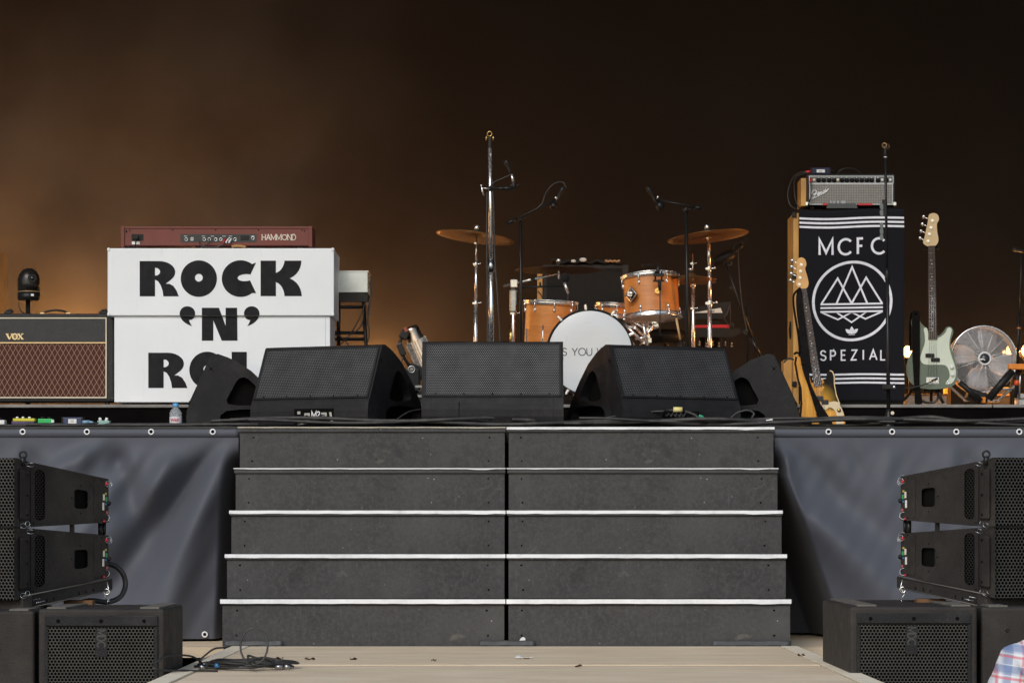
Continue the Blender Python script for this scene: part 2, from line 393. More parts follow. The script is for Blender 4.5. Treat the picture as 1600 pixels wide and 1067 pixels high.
q = MB(); c = W(818, 1029.5, ZC*F/(1029.5-HY)); q.sheet(lambda u, v: c+Vector(((u-.5)*.09, (v-.5)*.05, .006+.012*math.sin(u*7)*v+.004)), 10, 5); lone(q, 'paper_scrap', m_white, 'torn white scrap on the catwalk just right of the seam', 'scrap', solid=.001)

# ------------------------------------------------------------ stage skirts
def sstep(x): x = max(0, min(1, x)); return x*x*(3-2*x)
def fold(px, py, L):
    s = 0
    for x0, y0, x1, y1, w0, w1, a in L:
        dx, dy = x1-x0, y1-y0; ln = math.hypot(dx, dy); t = ((px-x0)*dx+(py-y0)*dy)/ln/ln
        dd = ((px-x0)*dy-(py-y0)*dx)/ln; tt = max(0, min(1, t)); w = w0+(w1-w0)*tt
        e = 1.0
        if t < 0: e = math.exp(-(t*ln/30)**2)
        if t > 1: e = math.exp(-((t-1)*ln/70)**2)
        s += a*math.exp(-(dd/w)**2)*e*(.35+.65*sstep(tt*2.5))
    return s
def skirt(x0, x1, L, rec, label, eyes, low_eyes):
    d0 = 20.28
    def pt(px, py):
        b = sstep((py-680)/50)
        y = d0-fold(px, py, L)*b*.72+rec(px, py)*b+(.003*math.sin(px*.11+py*.02)+.004*math.sin(px*.05-py*.043)+.002*math.sin(px*.19+py*.11))*b
        z = ZC+(HY-py)*d0/F
        return Vector(((px-CX)*d0/F, y-.06, z))
    m = MB(); m.sheet(lambda u, v: pt(x0+(x1-x0)*u, 671+(997-671)*v), int((x1-x0)/3), 84)
    o = lone(m, 'stage_skirt', m_skirt, label, 'stage skirt', 'vinyl skirts hanging from the stage edge', fixn=False, at=W((x0+x1)/2, 997, d0))
    h = MB(); h.sheet(lambda u, v: pt(x0+(x1-x0)*u, 671+12*v)+Vector((0, -.004, 0)), int((x1-x0)/6), 2); h.build('hem', m_skirt, o, origin=o.location, fixn=False, solid=.003).location = (0,0,0)
    for px in eyes+low_eyes:
        py = 675 if px in eyes else 990
        c = pt(px, py)+Vector((0, -.008, 0)); e = MB(); e.torus(c, .0145, .005, (0,1,0), 20, 6); x = e.build('eyelet', m_alu, o, origin=c); x.location = c-o.location
        hl = MB(); hl.cyl(c+Vector((0, .006, 0)), c+Vector((0, .002, 0)), .0115, n=16); y = hl.build('eyelet_hole', m_void, x, origin=c); y.location = (0,0,0)
LL = [(175,672, 98,738, 10,22,.10), (172,676, 210,790, 14,26,-.10), (235,690, 120,850, 12,30,.09), (345,690, 185,900, 12,34,-.16), (300,690, 170,860, 14,34,.10),
      (360,690, 255,960, 18,42,.22), (38,684, 62,760, 7,26,-.035), (38,684, 12,760, 7,24,.035), (138,684, 128,750, 6,20,.03), (270,680, 250,760, 10,28,.05), (150,790,60,940,30,50,.1)]
def recL(px, py): return .85*sstep((px-(350-.05*(py-700)))/30)*sstep((py-690)/120)
skirt(-330, 374, LL, recL, 'dark blue-grey vinyl stage skirt with diagonal folds, hanging left of the steps', [-262, -162, -62, 38, 138, 238, 334], [322])
RL = [(1222,770, 1390,925, 18,56,.20), (1218,690, 1232,765, 10,16,.10), (1250,700, 1400,880, 16,46,-.07), (1285,715, 1440,890, 22,50,.05), (1322,684, 1352,770, 7,20,-.03),
      (1392,682, 1372,770, 7,24,.03), (1492,682, 1470,760, 7,22,.03), (1492,682, 1530,770, 7,22,-.03), (1530,690, 1580,760, 16,40,.06)]
def recR(px, py):
    # the near lower corner is tucked back under the stage, left of a slanting crease
    e = 1222+max(0, py-745)*.36 if py > 745 else 1222
    return 1.15*sstep((e+8-px)/30)*sstep((py-690)/130)
skirt(1209, 1930, RL, recR, 'dark blue-grey vinyl stage skirt with its corner tucked back, hanging right of the steps', [1293, 1392, 1492, 1590, 1690, 1790], [])

# ------------------------------------------------------------ monitor wedges
WP = [(.03,0), (.008,.02), (0,.06), (0,.10), (.005,.135), (.016,.160), (.024,.172), (.168,.486), (.18,.495), (.205,.497), (.26,.478), (.32,.452), (.42,.388), (.53,.285), (.63,.17), (.70,.06), (.715,.02), (.70,0)]
def wedge(name, label, px, d, rz, w=.86, sc_=1.0, vent=None, plate=None, seam=False, grp='floor monitor wedges along the stage edge', py=None):
    c = W(px, HY, d); t = Thing(name, label, 'monitor speaker', px, HY, d, grp, R(rz)); t.o.location = (c.x, d, DECK+.001); t.o.scale = (1,1,1)
    prof = [(a*sc_, b*sc_) for a, b in WP]
    P = lambda u, v, x: Vector((x, u, v))
    core = MB(); core.prism([[(a*1.0, b) for a, b in prof]], P, -w/2+.06, w/2-.06); core.build('cabinet', m_cab, t.o)
    handle1 = [(.27,.17), (.50,.17), (.50,.23), (.40,.335), (.34,.335), (.30,.27)]; handle2 = [(.25,.03), (.60,.03), (.58,.125), (.26,.125)]
    hl = [[(a*sc_, b*sc_) for a, b in catmull(h, 3)] for h in (handle1, handle2)]
    for s in (-1, 1):
        x0, x1 = (s*(w/2-.06), s*w/2)
        e = MB(); grow = [(a, b) for a, b in prof]
        e.prism([grow]+hl, P, x0+s*.001, x1); e.build('side_panel', m_cab, t.o, bevel=.004)
        bk_ = MB()
        for h in hl: bk_.prism([[(a, b) for a, b in h]], P, x0+s*.002, x0+s*.004)
        bk_.build('handle_recess', m_void, t.o)
        sp = MB(); sp.cyl((x1, .16*sc_, .40*sc_), (x1+s*.002, .16*sc_, .40*sc_), .008*sc_, n=10)
        for k in range(4): a = PI/4+k*PI/2; sp.cyl((x1, (.16+.02*math.cos(a))*sc_, (.40+.02*math.sin(a))*sc_), (x1+s*.002, (.16+.02*math.cos(a))*sc_, (.40+.02*math.sin(a))*sc_), .003, n=6)
        sp.build('screws', m_void, t.o)
    gr = MB(); a = Vector((0, .025*sc_, .174*sc_)); b = Vector((0, .167*sc_, .484*sc_)); nrm = Vector((0, -(b-a).z, (b-a).y)).normalized(); L_ = (b-a).length
    gr.sheet(lambda u, v: a.lerp(b, .03+.955*v)+nrm*.006+Vector(((u-.5)*(w-.05), 0, 0)), 1, 1, uv=(w-.05, L_*.93), smooth=False); gr.build('grille', m_gW, t.o, fixn=False)
    fr = MB()
    for z_ in (.012, .985): p = a.lerp(b, z_)+nrm*.004; fr.obox(p, (w-.02, .014, .008), (math.atan2(b.z-a.z, b.y-a.y)+0, 0, 0))
    for s in (-1, 1): p = a.lerp(b, .5)+nrm*.004+Vector((s*(w/2-.018), 0, 0)); fr.obox(p, (.014, L_, .012), (math.atan2(b.z-a.z, b.y-a.y), 0, 0))
    fr.build('grille_frame', m_cab, t.o, bevel=.002)
    sc2 = MB()
    for k in range(5): p = a.lerp(b, .03)+nrm*.01+Vector(((-.4+.2*k)*w, 0, 0)); sc2.cyl(p, p+nrm*.003, .005, n=8)
    sc2.build('grille_screws', m_void, t.o)
    if seam: q = MB(); q.box(-.205, -.201, -.0015, .02, .012, .15); q.build('label_seam', m_void, t.o)
    return t
def front_panel(t, x0, x1, z0, z1):
    q = MB(); q.box(x0, x1, -.005, .005, z0, z1); o = q.build('socket_panel', m_void, t.o); return o
wedge('monitor_wedge', 'front-facing black monitor wedge in the middle, above the seam of the steps', 769.5, 20.34, 0, .862, 1.06, seam=True)
wl = wedge('monitor_wedge', 'black monitor wedge marked M2, left of the middle wedge and turned outwards', 482, 20.52, -28, .84, 1.02)
wr = wedge('monitor_wedge', 'black monitor wedge with cables at its front, right of the middle wedge and turned outwards', 1066, 20.52, 28, .84, 1.02)
wedge('monitor_wedge', 'black monitor wedge seen side-on in front of the white lettered box', 291, 21.28, -84, .50, .96)
wedge('monitor_wedge', 'black monitor wedge seen side-on beside the leaning sunburst bass guitar', 1249, 21.28, 84, .50, .96)

# ------------------------------------------------------------ stroke lettering
def A_(*a, n=8): return arc(*a, n)
GL = {
 'A': (.78, [[(0,0),(.39,1),(.78,0)], [(.13,.34),(.65,.34)]]), 'S': (.58, [[(.55,.82)]+A_(.29,.75,.24,.24,40,250)[1:]+A_(.29,.26,.27,.25,90,-150)[1:]+[(.02,.17)]]),
 'Y': (.72, [[(0,1),(.36,.45),(.72,1)], [(.36,.45),(.36,0)]]), 'O': (.96, [circ(.48,.5,.47,24)+[(.95,.5)]]), 'U': (.68, [[(0,1),(0,.34)]+A_(.34,.34,.34,.33,180,360)+[(.68,1)]]),
 'W': (1.0, [[(0,1),(.26,0),(.5,1),(.74,0),(1,1)]]), 'E': (.5, [[(.5,1),(0,1),(0,0),(.5,0)], [(0,.52),(.44,.52)]]), 'R': (.56, [[(0,0),(0,1),(.3,1)]+A_(.3,.75,.24,.25,90,-90)+[(0,.5)], [(.28,.5),(.56,0)]]),
 'M': (.9, [[(0,0),(0,1),(.45,.15),(.9,1),(.9,0)]]), 'C': (.8, [A_(.5,.5,.48,.49,42,318,n=20)]), 'F': (.48, [[(.48,1),(0,1),(0,0)], [(0,.52),(.42,.52)]]), 'P': (.52, [[(0,0),(0,1),(.28,1)]+A_(.28,.73,.24,.27,90,-90)+[(0,.46)]]),
 'Z': (.58, [[(0,1),(.58,1),(0,0),(.58,0)]]), 'I': (.02, [[(.01,0),(.01,1)]]), 'L': (.46, [[(0,1),(0,0),(.46,0)]]), 'H': (.68, [[(0,0),(0,1)], [(.68,0),(.68,1)], [(0,.5),(.68,.5)]]), 'N': (.7, [[(0,0),(0,1),(.7,0),(.7,1)]]),
 'D': (.7, [[(0,0),(0,1),(.3,1)]+A_(.3,.5,.4,.5,90,-90)+[(0,0)]]), 'V': (.72, [[(0,1),(.36,0),(.72,1)]]), 'X': (.7, [[(0,1),(.7,0)], [(0,0),(.7,1)]]), '2': (.55, [A_(.27,.72,.26,.27,170,-40)+[(0,0),(.56,0)]]),
 'l': (.02, [[(.01,0),(.01,1)]]), 'o': (.5, [circ(.25,.3,.26,14)+[(.51,.3)]]), 'a': (.46, [circ(.22,.3,.22,12)+[(.44,.3)], [(.46,.6),(.46,0)]]), 'n': (.42, [[(0,.6),(0,0)], [(0,.35)]+A_(.21,.36,.21,.24,180,0)+[(.42,0)]]),
 'd': (.46, [circ(.22,.3,.22,12)+[(.44,.3)], [(.46,1),(.46,0)]]), 'e': (.46, [[(.02,.3),(.45,.3)]+A_(.23,.3,.22,.29,0,310)]), 'v': (.44, [[(0,.6),(.22,0),(.44,.6)]]), 'i': (.02, [[(.01,0),(.01,.6)], [(.01,.8),(.01,.9)]]), ' ': (.4, [])}
def text(mb, s, x, y, h, w, P, t0, t1, gap=.22, sx=1.0, slant=0, rot=0):
    """x, y: left end of the base line in the (u right, v down) plane of P; returns the end x."""
    cx = x; k = 0; cr, sr = math.cos(rot), math.sin(rot)
    for ch in s:
        wd_, st = GL[ch]
        for pl in st:
            pts = []
            for a, b in pl:
                uu = cx-x+(a*sx+slant*b)*h; vv = -b*h; pts.append((x+uu*cr-vv*sr, y+uu*sr+vv*cr))
            k += 1; e = .0002*(k % 4); cl = len(pts) > 3 and (Vector(pts[0])-Vector(pts[-1])).length < 1e-6
            mb.ribbon(pts[:-1] if cl else pts, w, P, t0-e, t1, cl)
        cx += (wd_*sx+gap)*h
    return cx
m_ink = M('black_lettering', (.014,.014,.017), .7, 0, .3, 12, spec=.2); m_wink = M('white_lettering', (.72,.72,.76), .6, 0, .06)

# sockets and marks of the outer wedges
def local_plane(t, x0, z0, y): return lambda u, v, tt: Vector((x0+u, y-tt, z0-v))
q = front_panel(wl, -.10, .18, .015, .115)
s = MB(); P = local_plane(wl, 0, 0, -.006); text(s, 'M2', .028, -.062, .034, .007, P, .0015, 0, gap=.2); s.build('lettering', m_wink, q)
s = MB(); s.obox((-.006, -.007, .066), (.04,.006,.044)); s.obox((.115,-.007,.07), (.04,.006,.04)); s.obox((.165,-.007,.062), (.016,.004,.06), (0,R(-12),0)); s.obox((-.065,-.007,.09), (.022,.003,.018)); s.build('socket_plate', M('socket_plate', (.45,.44,.42), .5, .3), q, bevel=.003)
s = MB(); s.cyl((-.006,-.0105,.064), (-.006,-.014,.064), .012, n=14); s.build('socket_hole', m_void, q)
s = MB(); s.cyl((.115,-.012,.07), (.088,-.10,.035), .012, .015, n=12); s.tube([(.088,-.10,.035), (.06,-.14,.02), (.02,-.16,.012)], .008); s.build('plug', m_steel, q)
q = front_panel(wr, -.14, .12, .012, .10)
s = MB(); s.obox((.085,-.007,.075), (.03,.006,.03)); s.obox((-.02,-.006,.05), (.05,.006,.05)); s.build('socket_plate', m_blackm, q)

# ------------------------------------------------------------ line arrays and subwoofers
def array_side(mir, tagside):
    X = (lambda x: x) if not mir else (lambda x: 1577-x)
    sgn = -1 if mir else 1
    YY = (lambda x, y: y) if not mir else (lambda x, y: y-1-3*(x-40)/130 if y < 830 else y-3)
    def D(x): return 15.75+.62*(x-48)/120      # depth along the side panel
    def pt(x, y, off=0):                      # off: metres towards the camera from the side panel
        p = W(X(x), YY(x, y), D(x)); nrm = Vector((.0*sgn, -1, 0)); return p+nrm*off
    def one(box, label):
        (tl, tr, br, bl) = box
        base = pt(48, bl, 0)
        t = Thing('line_array_speaker', label, 'speaker', CX, HY, 15.75, 'stacked line array speakers beside the catwalk'); t.o.location = base; O = base
        def B(mb, nm, m, par=None, **kw):
            o = mb.build(nm, m, par if par is not None else t.o, origin=O, **kw); o.location = (0,0,0); return o
        def yl(x, f): # y at panel coordinate x, f 0 top .. 1 bottom
            u = (x-48)/120; a = tl+(tr-tl)*u; b = bl+(br-bl)*u; return a+(b-a)*f
        # back depth vector: the far side of the cabinet (it widens towards the front)
        far_r = Vector((-sgn*.16, .62, 0)); far_f = Vector((-sgn*.62, .66, 0))
        outer = [(48,-.0),(168,-.0),(168,100),(48,100)]
        P = lambda u, v, off: pt(u, yl(u, v/(100 if v > 1.5 or v < -.5 else 1)), off)
        hs = [(u, v) for u, v in rrect(115, .30, 138, .66, 3.5) ]
        def rr(x0, y0, x1, y1, r):    # rounded in px, returned as (x, f)
            o = []
            for a, b in rrect(x0, y0*100, x1, y1*100, r): o.append((a, max(b, 1.6)))
            return o
        h1 = rr(115, .33, 137, .70, 5); h2 = rr(54, .09, 70, .90, 7)
        side = MB(); side.prism([outer, h1, h2], P, 0, -.042); B(side, 'side_panel', m_cabd, bevel=.003)
        body = MB(); f = [P(50, .02, -.058), P(166, .02, -.058), P(166, .98, -.058), P(50, .98, -.058)]
        body.hexa([f[3], f[2], f[1], f[0]], [f[3]+far_f, f[2]+far_r, f[1]+far_r, f[0]+far_f]); B(body, 'cabinet', m_cabd)
        v = MB(); v.prism([h1], P, -.042, -.044); v.prism([h2], P, -.042, -.044); B(v, 'handle_recess', m_void)
        gp = MB(); gp.sheet(lambda u, w: P(54.5+15*u, .1+.79*w, -.012), 1, 1, uv=(.05, .3), smooth=False); B(gp, 'port_grille', m_gP, fixn=False)
        # front grille: from the near front corner away to the outside
        fc_t = P(27, -.02, 0); fc_b = P(27, 1.02, 0); fv = Vector((-sgn*.75, .42, 0))
        gg = MB(); gg.sheet(lambda u, w: fc_t.lerp(fc_b, w)+fv*u+Vector((-sgn*.04*math.sin(PI*u), -.03*math.sin(PI*u), 0)), 8, 1, uv=((.86), (fc_t-fc_b).length)); B(gg, 'front_grille', m_gA, fixn=False)
        bx = MB(); a0 = [P(47.5, 0, -.002), P(47.5, 1, -.002), fc_b+Vector((0,.006,0)), fc_t+Vector((0,.006,0))]
        if mir: a0 = a0
        bx.hexa([a0[0], a0[3], a0[2], a0[1]], [p+Vector((-sgn*.3,.5,0)) for p in (a0[0], a0[3], a0[2], a0[1])]); B(bx, 'front_housing', m_cabd, bevel=.004)
        ft = MB(); ft.hexa([P(22,-.015,.004), P(30,-.015,.004), P(30,1.015,.004), P(22,1.015,.004)], [P(22,-.015,-.01), P(30,-.015,-.01), P(30,1.015,-.01), P(22,1.015,-.01)]); B(ft, 'grille_edge', m_cabd, bevel=.002)
        rg = MB(); rg.hexa([P(32,.15,.03), P(46,.15,.03), P(46,.88,.03), P(32,.88,.03)], [P(32,.13,-.002), P(47,.13,-.002), P(47,.9,-.002), P(32,.9,-.002)]); rgo = B(rg, 'rigging_bracket', m_cabd, bevel=.006)
        bo = MB()
        for ff in (.2, .52, .82): p = P(44, ff, .031); bo.cyl(p, p+Vector((0,-.004,0)), .006, n=10)
        for xx, ff in ((52,.05),(52,.95),(112,.5),(126,.25),(126,.79),(159,.06),(159,.94),(148,.08),(148,.92)): p = P(xx, ff, .001); bo.cyl(p, p+Vector((0,-.003,0)), .0035, n=8)
        B(bo, 'bolts', m_void)
        st = MB(); st.hexa([P(147,.05,.006), P(158,.05,.006), P(158,.95,.006), P(147,.95,.006)], [P(147,.05,.0), P(158,.05,.0), P(158,.95,.0), P(147,.95,.0)]); B(st, 'rear_plate', m_cabd, bevel=.002)
        lab = [((.75,.7,.6),.36,.5,161), ((.45,.4,.08),.32,.37,164), ((.05,.35,.12),.42,.52,165), ((.8,.75,.7),.55,.72,160), ((.05,.2,.4),.56,.6,164), ((.5,.12,.1),.74,.8,166)]
        for i, (c_, a_, b_, xx) in enumerate(lab):
            z = MB(); z.hexa([P(xx,a_,.004), P(xx+3,a_,.004), P(xx+3,b_,.004), P(xx,b_,.004)], [P(xx,a_,.001), P(xx+3,a_,.001), P(xx+3,b_,.001), P(xx,b_,.001)]); B(z, 'angle_label', M('label_%d' % i, c_, .6))
        pin = MB(); p = P(167, .12, .01); pin.ball(p, .009); p = P(163,.97,.01); pin.ball(p, .006); B(pin, 'locking_pin', m_red)
        kn = MB(); p = P(170, .56, .0); kn.ball(p, .012); kn.cyl(p, p+Vector((-sgn*.03,0,0)), .006); B(kn, 'knob', m_black)
        lp = MB(); p = P(168, .12, .012)
        for rr_, dz, dx in ((.02, .01, .0), (.016, -.0, .008)): lp.torus(p+Vector((sgn*dx, 0, dz)), rr_, .0014, (.5*sgn, -1, .2), 20, 5)
        p = P(166, .9, .012); lp.torus(p, .018, .0014, (-.3, -1, .3), 20, 5)
        p = P(38, .98, .03); lp.torus(p, .015, .0015, (.4, -1, .9), 16, 5); lp.torus(p+Vector((sgn*.02,0,.01)), .012, .0015, (.9, -1, .1), 16, 5)
        p = P(42, .02, .03); lp.torus(p+Vector((sgn*.02,0,-.01)), .02, .0014, (.2, -.6, 1.2), 16, 5)
        B(lp, 'safety_wire', m_steel)
        return t, P, B
    t1, P1, B1 = one((722,748,816,823), 'upper black line array speaker of the %s stack beside the catwalk' % tagside)
    e = MB(); p = P1(36, -.02, .0); e.torus(p+Vector((0,0,.02)), .016, .005, (0,1,0), 16, 6); e.cyl(p+Vector((0,0,-.03)), p+Vector((0,0,.012)), .016, .012); B1(e, 'lifting_ring', m_blackm)
    t2, P2, B2 = one((825.5,836,902,930), 'lower black line array speaker of the %s stack, on the steel frame' % tagside)
    sp = MB(); a = pt(155, 817, -.05); b = pt(155, 838, -.05); sp.cyl(a, b, .012); a = pt(161, 815, -.05); b = pt(161, 838, -.05); sp.cyl(a, b, .009); a = pt(110,818,-.06); b = pt(110,834,-.06); sp.obox((a+b)/2, (.02,.03,.07)); B2(sp, 'link_bar', m_blackm)
    # frame
    base = pt(40, 952); t = Thing('array_frame', 'perforated black steel frame under the %s line array stack' % tagside, 'speaker frame', CX, HY, 15.7, 'steel frames under the line arrays'); t.o.location = base
    fr = MB(); f = [pt(37,931,.03), pt(175,903,.03), pt(175,921,.03), pt(37,952,.03)]; bk_ = [p+Vector((0,.05,0)) for p in f]
    fr.hexa([f[3], f[2], f[1], f[0]], [bk_[3], bk_[2], bk_[1], bk_[0]]); fv = Vector((-sgn*.75, .42, 0))
    g0 = [f[0], f[3]]; q = [g0[0], g0[1], g0[1]+fv, g0[0]+fv]; fr.hexa(q, [p+Vector((sgn*.04,.04,0)) for p in q]); far = Vector((-sgn*.2, .7, 0))
    fr.hexa([p+far for p in (f[3], f[2], f[1], f[0])], [p+far+Vector((0,.05,0)) for p in (f[3], f[2], f[1], f[0])])
    o = fr.build('side_rail', m_cabd, t.o, origin=base, bevel=.003); o.location = (0,0,0)
    li = MB()
    for a_, b_ in ((pt(38,931,.033), pt(175,903.5,.033)), (pt(38,951.5,.033), pt(175,920.5,.033))): li.tube([a_, b_], .0035, 6)
    o = li.build('edge', M('worn_steel_edge', (.16,.15,.13), .5, .4), t.o, origin=base); o.location = (0,0,0)
    ho = MB()
    for xx in (62, 73, 84, 123, 134, 146): p = pt(xx, 944-.215*(xx-40), .031); ho.cyl(p, p+Vector((0,-.002,0)), .0085, n=12)
    o = ho.build('rail_holes', m_void, t.o, origin=base); o.location = (0,0,0)
    wi = MB(); p = pt(168, 908, .03); wi.tube([p, p+Vector((sgn*.01,0,-.04)), p+Vector((-sgn*.01,-.01,-.07)), p+Vector((sgn*.012,0,-.10)), p+Vector((sgn*.01,.0,-.085)), p+Vector((0,0,-.12))], .0028, 5); wi.torus(p+Vector((0,-.01,-.05)), .014, .004, (0,1,0), 12, 5)
    p = pt(48, 938, .035); wi.tube([p, p+Vector((sgn*.05,0,.01)), p+Vector((sgn*.03,-.01,-.01)), p+Vector((sgn*.07,0,.0))], .0028, 5)
    o = wi.build('safety_wire', m_chrome, t.o, origin=base); o.location = (0,0,0)
array_side(False, 'left'); array_side(True, 'right')
# thick cable curling behind the left array
q = MB(); q.tube(catmull([W(166,880,16.6), W(180,884,16.6), W(192,896,16.6), (W(196,914,16.6)), W(188,932,16.55), W(168,940,16.5), W(140,938,16.45), W(110,946,16.4)], 8, False), .013, 10)
lone(q, 'speaker_cable', m_rubber, 'thick black cable curling from the back of the left line array down to the subwoofer', 'cable')
def packer(px, py, d, lab): 
    q = MB(); c = W(px, py, d); q.box(c.x-.07, c.x+.07, c.y, c.y+.1, c.z-.028, c.z+.008); lone(q, 'wood_packer', M('dark_packer', (.16,.075,.03), .7, 0, .3), lab, 'wood block', 'wood blocks under the array frames', bevel=.003)
packer(122, 940, 16.15, 'small brown wood block under the left array frame'); packer(1455, 938, 16.15, 'small wood block under the right array frame')

def sub(xl, xr, ytop, d, dep, label, mark, front=True, skid=0):
    a = W(xl, ytop, d); b = W(xr, ytop, d); z1 = a.z; z0 = -.47; x0, x1 = a.x, b.x
    t = Thing('subwoofer', label, 'subwoofer', CX, HY, d, 'subwoofers at the sides of the catwalk'); t.o.location = ((x0+x1)/2, d, z0); O = Vector(t.o.location)
    def B(mb, nm, m, par=None, **kw): o = mb.build(nm, m, par or t.o, origin=O, **kw); o.location = (0,0,0); return o
    c = MB(); c.box(x0, x1, d, d+dep, z0, z1); B(c, 'cabinet', m_cabd, bevel=.014, seg=3)
    tb = MB(); w = x1-x0
    for u in (.06, .8): tb.box(x0+w*u-.0, x0+w*u+.09, d+.02, d+dep-.03, z1-.004, z1+.008)
    B(tb, 'skid_rail', M('dusty_rail', (.12,.11,.095), .7, 0, .3, 5, .3), bevel=.004)
    ft = MB()
    for s in (0, 1): xx = x0+.01 if s == 0 else x1-.11; ft.box(xx, xx+.1, d+.02, d+dep-.02, z0-.09, z0+.002)
    B(ft, 'foot', m_cabd)
    if skid: sk = MB(); xx = (x1 if skid > 0 else x0); sk.box(xx-.02, xx+.05, d+.03, d+dep-.05, -.22, -.06) if skid > 0 else sk.box(xx-.05, xx+.02, d+.03, d+dep-.05, -.22, -.06); B(sk, 'side_block', M('dusty_block', (.07,.062,.052), .8, 0, .4, 5, .4), bevel=.006)
    if front:
        i = .03; 
        fr = MB(); fr.box(x0+i, x1-i, d-.012, d+.001, z1-.078, z1-.030); bar = B(fr, 'grille_bar', m_cab, bevel=.003)
        ho = MB()
        for u in (.12, .5, .88): p = Vector((x0+i+(w-2*i)*u, d-.0125, z1-.055)); ho.cyl(p, p+Vector((0,-.001,0)), .009, n=14)
        B(ho, 'bar_holes', m_void)
        ed = MB()
        for xa, xb in ((x0+i, x0+i+.016), (x1-i-.016, x1-i)): ed.box(xa, xb, d-.012, d+.001, z0+.05, z1-.083)
        ed.box(x0+i, x1-i, d-.012, d+.001, z0+.03, z0+.049)
        B(ed, 'grille_edge', m_cab, bevel=.002)
        gg = MB(); ga, gb = x0+i+.016, x1-i-.016; za, zb = z0+.049, z1-.083
        gg.sheet(lambda u, v: Vector((ga+(gb-ga)*u, d-.006, za+(zb-za)*v)), 1, 1, uv=(gb-ga, zb-za), smooth=False); B(gg, 'grille', m_gS, fixn=False)
        cx = ga+(gb-ga)*mark; bd = MB(); bd.box(cx-.027, cx+.027, d-.009, d-.0065, zb-.135, zb-.004); bo = B(bd, 'badge', m_cab)
        tx = MB(); P = lambda u, v, tt: Vector((cx+u, d-.009-tt, zb-.012-v)); text(tx, 'MDC', -.018, 0, .036, .006, P, .001, 0, gap=.12, sx=.8, rot=PI/2); B(tx, 'lettering', M('badge_relief', (.05,.05,.05), .4), bo)
    else:
        ho = MB()
        for u, v in ((.62,.13), (.62,.30), (.2,.13), (.2,.30)):
            p = Vector((x0+(x1-x0)*(u if skid < 2 else 1-u), d-.0005, z1-.66*v-.02)); ho.torus(p, .007, .003, (0,1,0), 12, 5)
        B(ho, 'bolts', m_blackm)
    return t
sub(60, 257, 951, 15.35, .86, 'black subwoofer with a dusty mesh grille, left of the catwalk under the line array', .5, skid=1)
sub(-150, 54, 954, 15.4, .84, 'plain-sided black subwoofer at the left edge of the picture', .5, front=False)
sub(1328, 1527, 947, 15.35, 1.35, 'black subwoofer with a dusty mesh grille, right of the catwalk under the line array', .48, skid=-1)
sub(1533, 1740, 948, 15.42, .84, 'plain-sided black subwoofer behind the person in the checked shirt', .5, front=False)

# ------------------------------------------------------------ cables along the stage edge
def cable(pts, r, label, group='cables along the stage edge', m=None, name='cable', n=6):
    q = MB(); q.tube(catmull(pts, 8, False), r, n); return lone(q, name, m or m_rubber, label, 'cable', group)
random.seed(11)
CY = [(-180, 345, 'thin black cable along the stage edge above the left skirt'), (330, 1000, 'black cable along the stage edge in front of the left wedges'), (360, 800, 'black cable lying over the top step edge left of the seam'),
      (560, 1260, 'black cable crossing in front of the middle wedge'), (800, 1270, 'black cable along the stage edge in front of the right wedges'), (905, 1400, 'long black cable running to the foot of the right microphone stand'),
      (1180, 1700, 'black cable along the stage edge above the right skirt'), (1200, 1640, 'black cable arching over the others above the right skirt'), (1240, 1700, 'lowest black cable above the right skirt'), (40, 420, 'black cable from the effects pedals towards the steps')]
for i, (a, b_, lab) in enumerate(CY):
    pts = []; x = a; ph = random.uniform(0, 6); r = random.choice((.009, .0105, .0125)) if i != 0 else .006; lay = (i % 3)*.008
    while x < b_:
        d = 20.29+.075*(.5+.5*math.sin(x*.013+ph))+.02*math.sin(x*.04+i) 
        z = DECK+r+lay*1.3+(.022*(.5+.5*math.sin(x*.019+ph*2)) if a > 300 else .003)+(.03*math.exp(-((x-1455)/45)**2) if i == 7 else 0)
        p = W(x, HY, d); pts.append(Vector((p.x, p.y, z))); x += 26
    cable(pts, r, lab)
cable([W(905,661,20.4), W(950,652,20.4), W(1010,644,20.42), W(1040,642,20.42)], .006, 'thin black cable rising to the socket of the right wedge')
cable([W(1068,642,20.4), W(1085,648,20.37), W(1098,660,20.34)], .009, 'short black cable dropping from the socket of the right wedge')
cable([W(620,655,20.5), W(640,643,20.6), W(665,640,20.7), W(690,645,20.8)], .005, 'thin cable looping up between the left and middle wedges')
cable([W(1140,655,20.5), W(1152,645,20.5), W(1168,641,20.5), W(1178,646,20.5), W(1176,655,20.48), W(1200,657,20.4)], .0075, 'black cable looped up beside the right wedge')
q = MB(); q.cyl(W(1037,641,20.4), W(1070,642,20.4), .015, n=12); o = lone(q, 'cable_plug', m_black, 'black speaker plug with a yellow band at the right wedge', 'plug')
q = MB(); q.cyl(W(1052,639.8,20.38), W(1066,640,20.38), .0165, n=12); x = q.build('yellow_band', M('yellow_band', (.7,.6,.25), .5), o, origin=o.location); x.location = (0,0,0)
q = MB(); q.tube([W(1040+i*2.2, 648+3*math.sin(i*2.1), 20.37+.01*math.cos(i*2.1)) for i in range(16)], .0045, 5); lone(q, 'cable_tail', m_rubber, 'small tangle of thin black cord under the yellow-banded plug', 'cord')
q = MB(); c = W(1095,650,20.36); q.obox(c, (.024,.006,.014), (0,R(20),0)); q.obox(c+Vector((.016,0,-.008)), (.012,.006,.010), (0,R(50),0)); lone(q, 'green_tape', M('green_tape', (.02,.35,.2), .5), 'scrap of green tape beside the right wedge socket', 'tape')
q = MB(); q.obox(W(1202,657,20.33), (.045,.02,.016), (0,R(-8),0)); q.cyl(W(1196,657,20.33), W(1188,659,20.33), .006); lone(q, 'cable_connector', m_steel, 'grey connector on the cables near the right end of the steps', 'connector', bevel=.004)
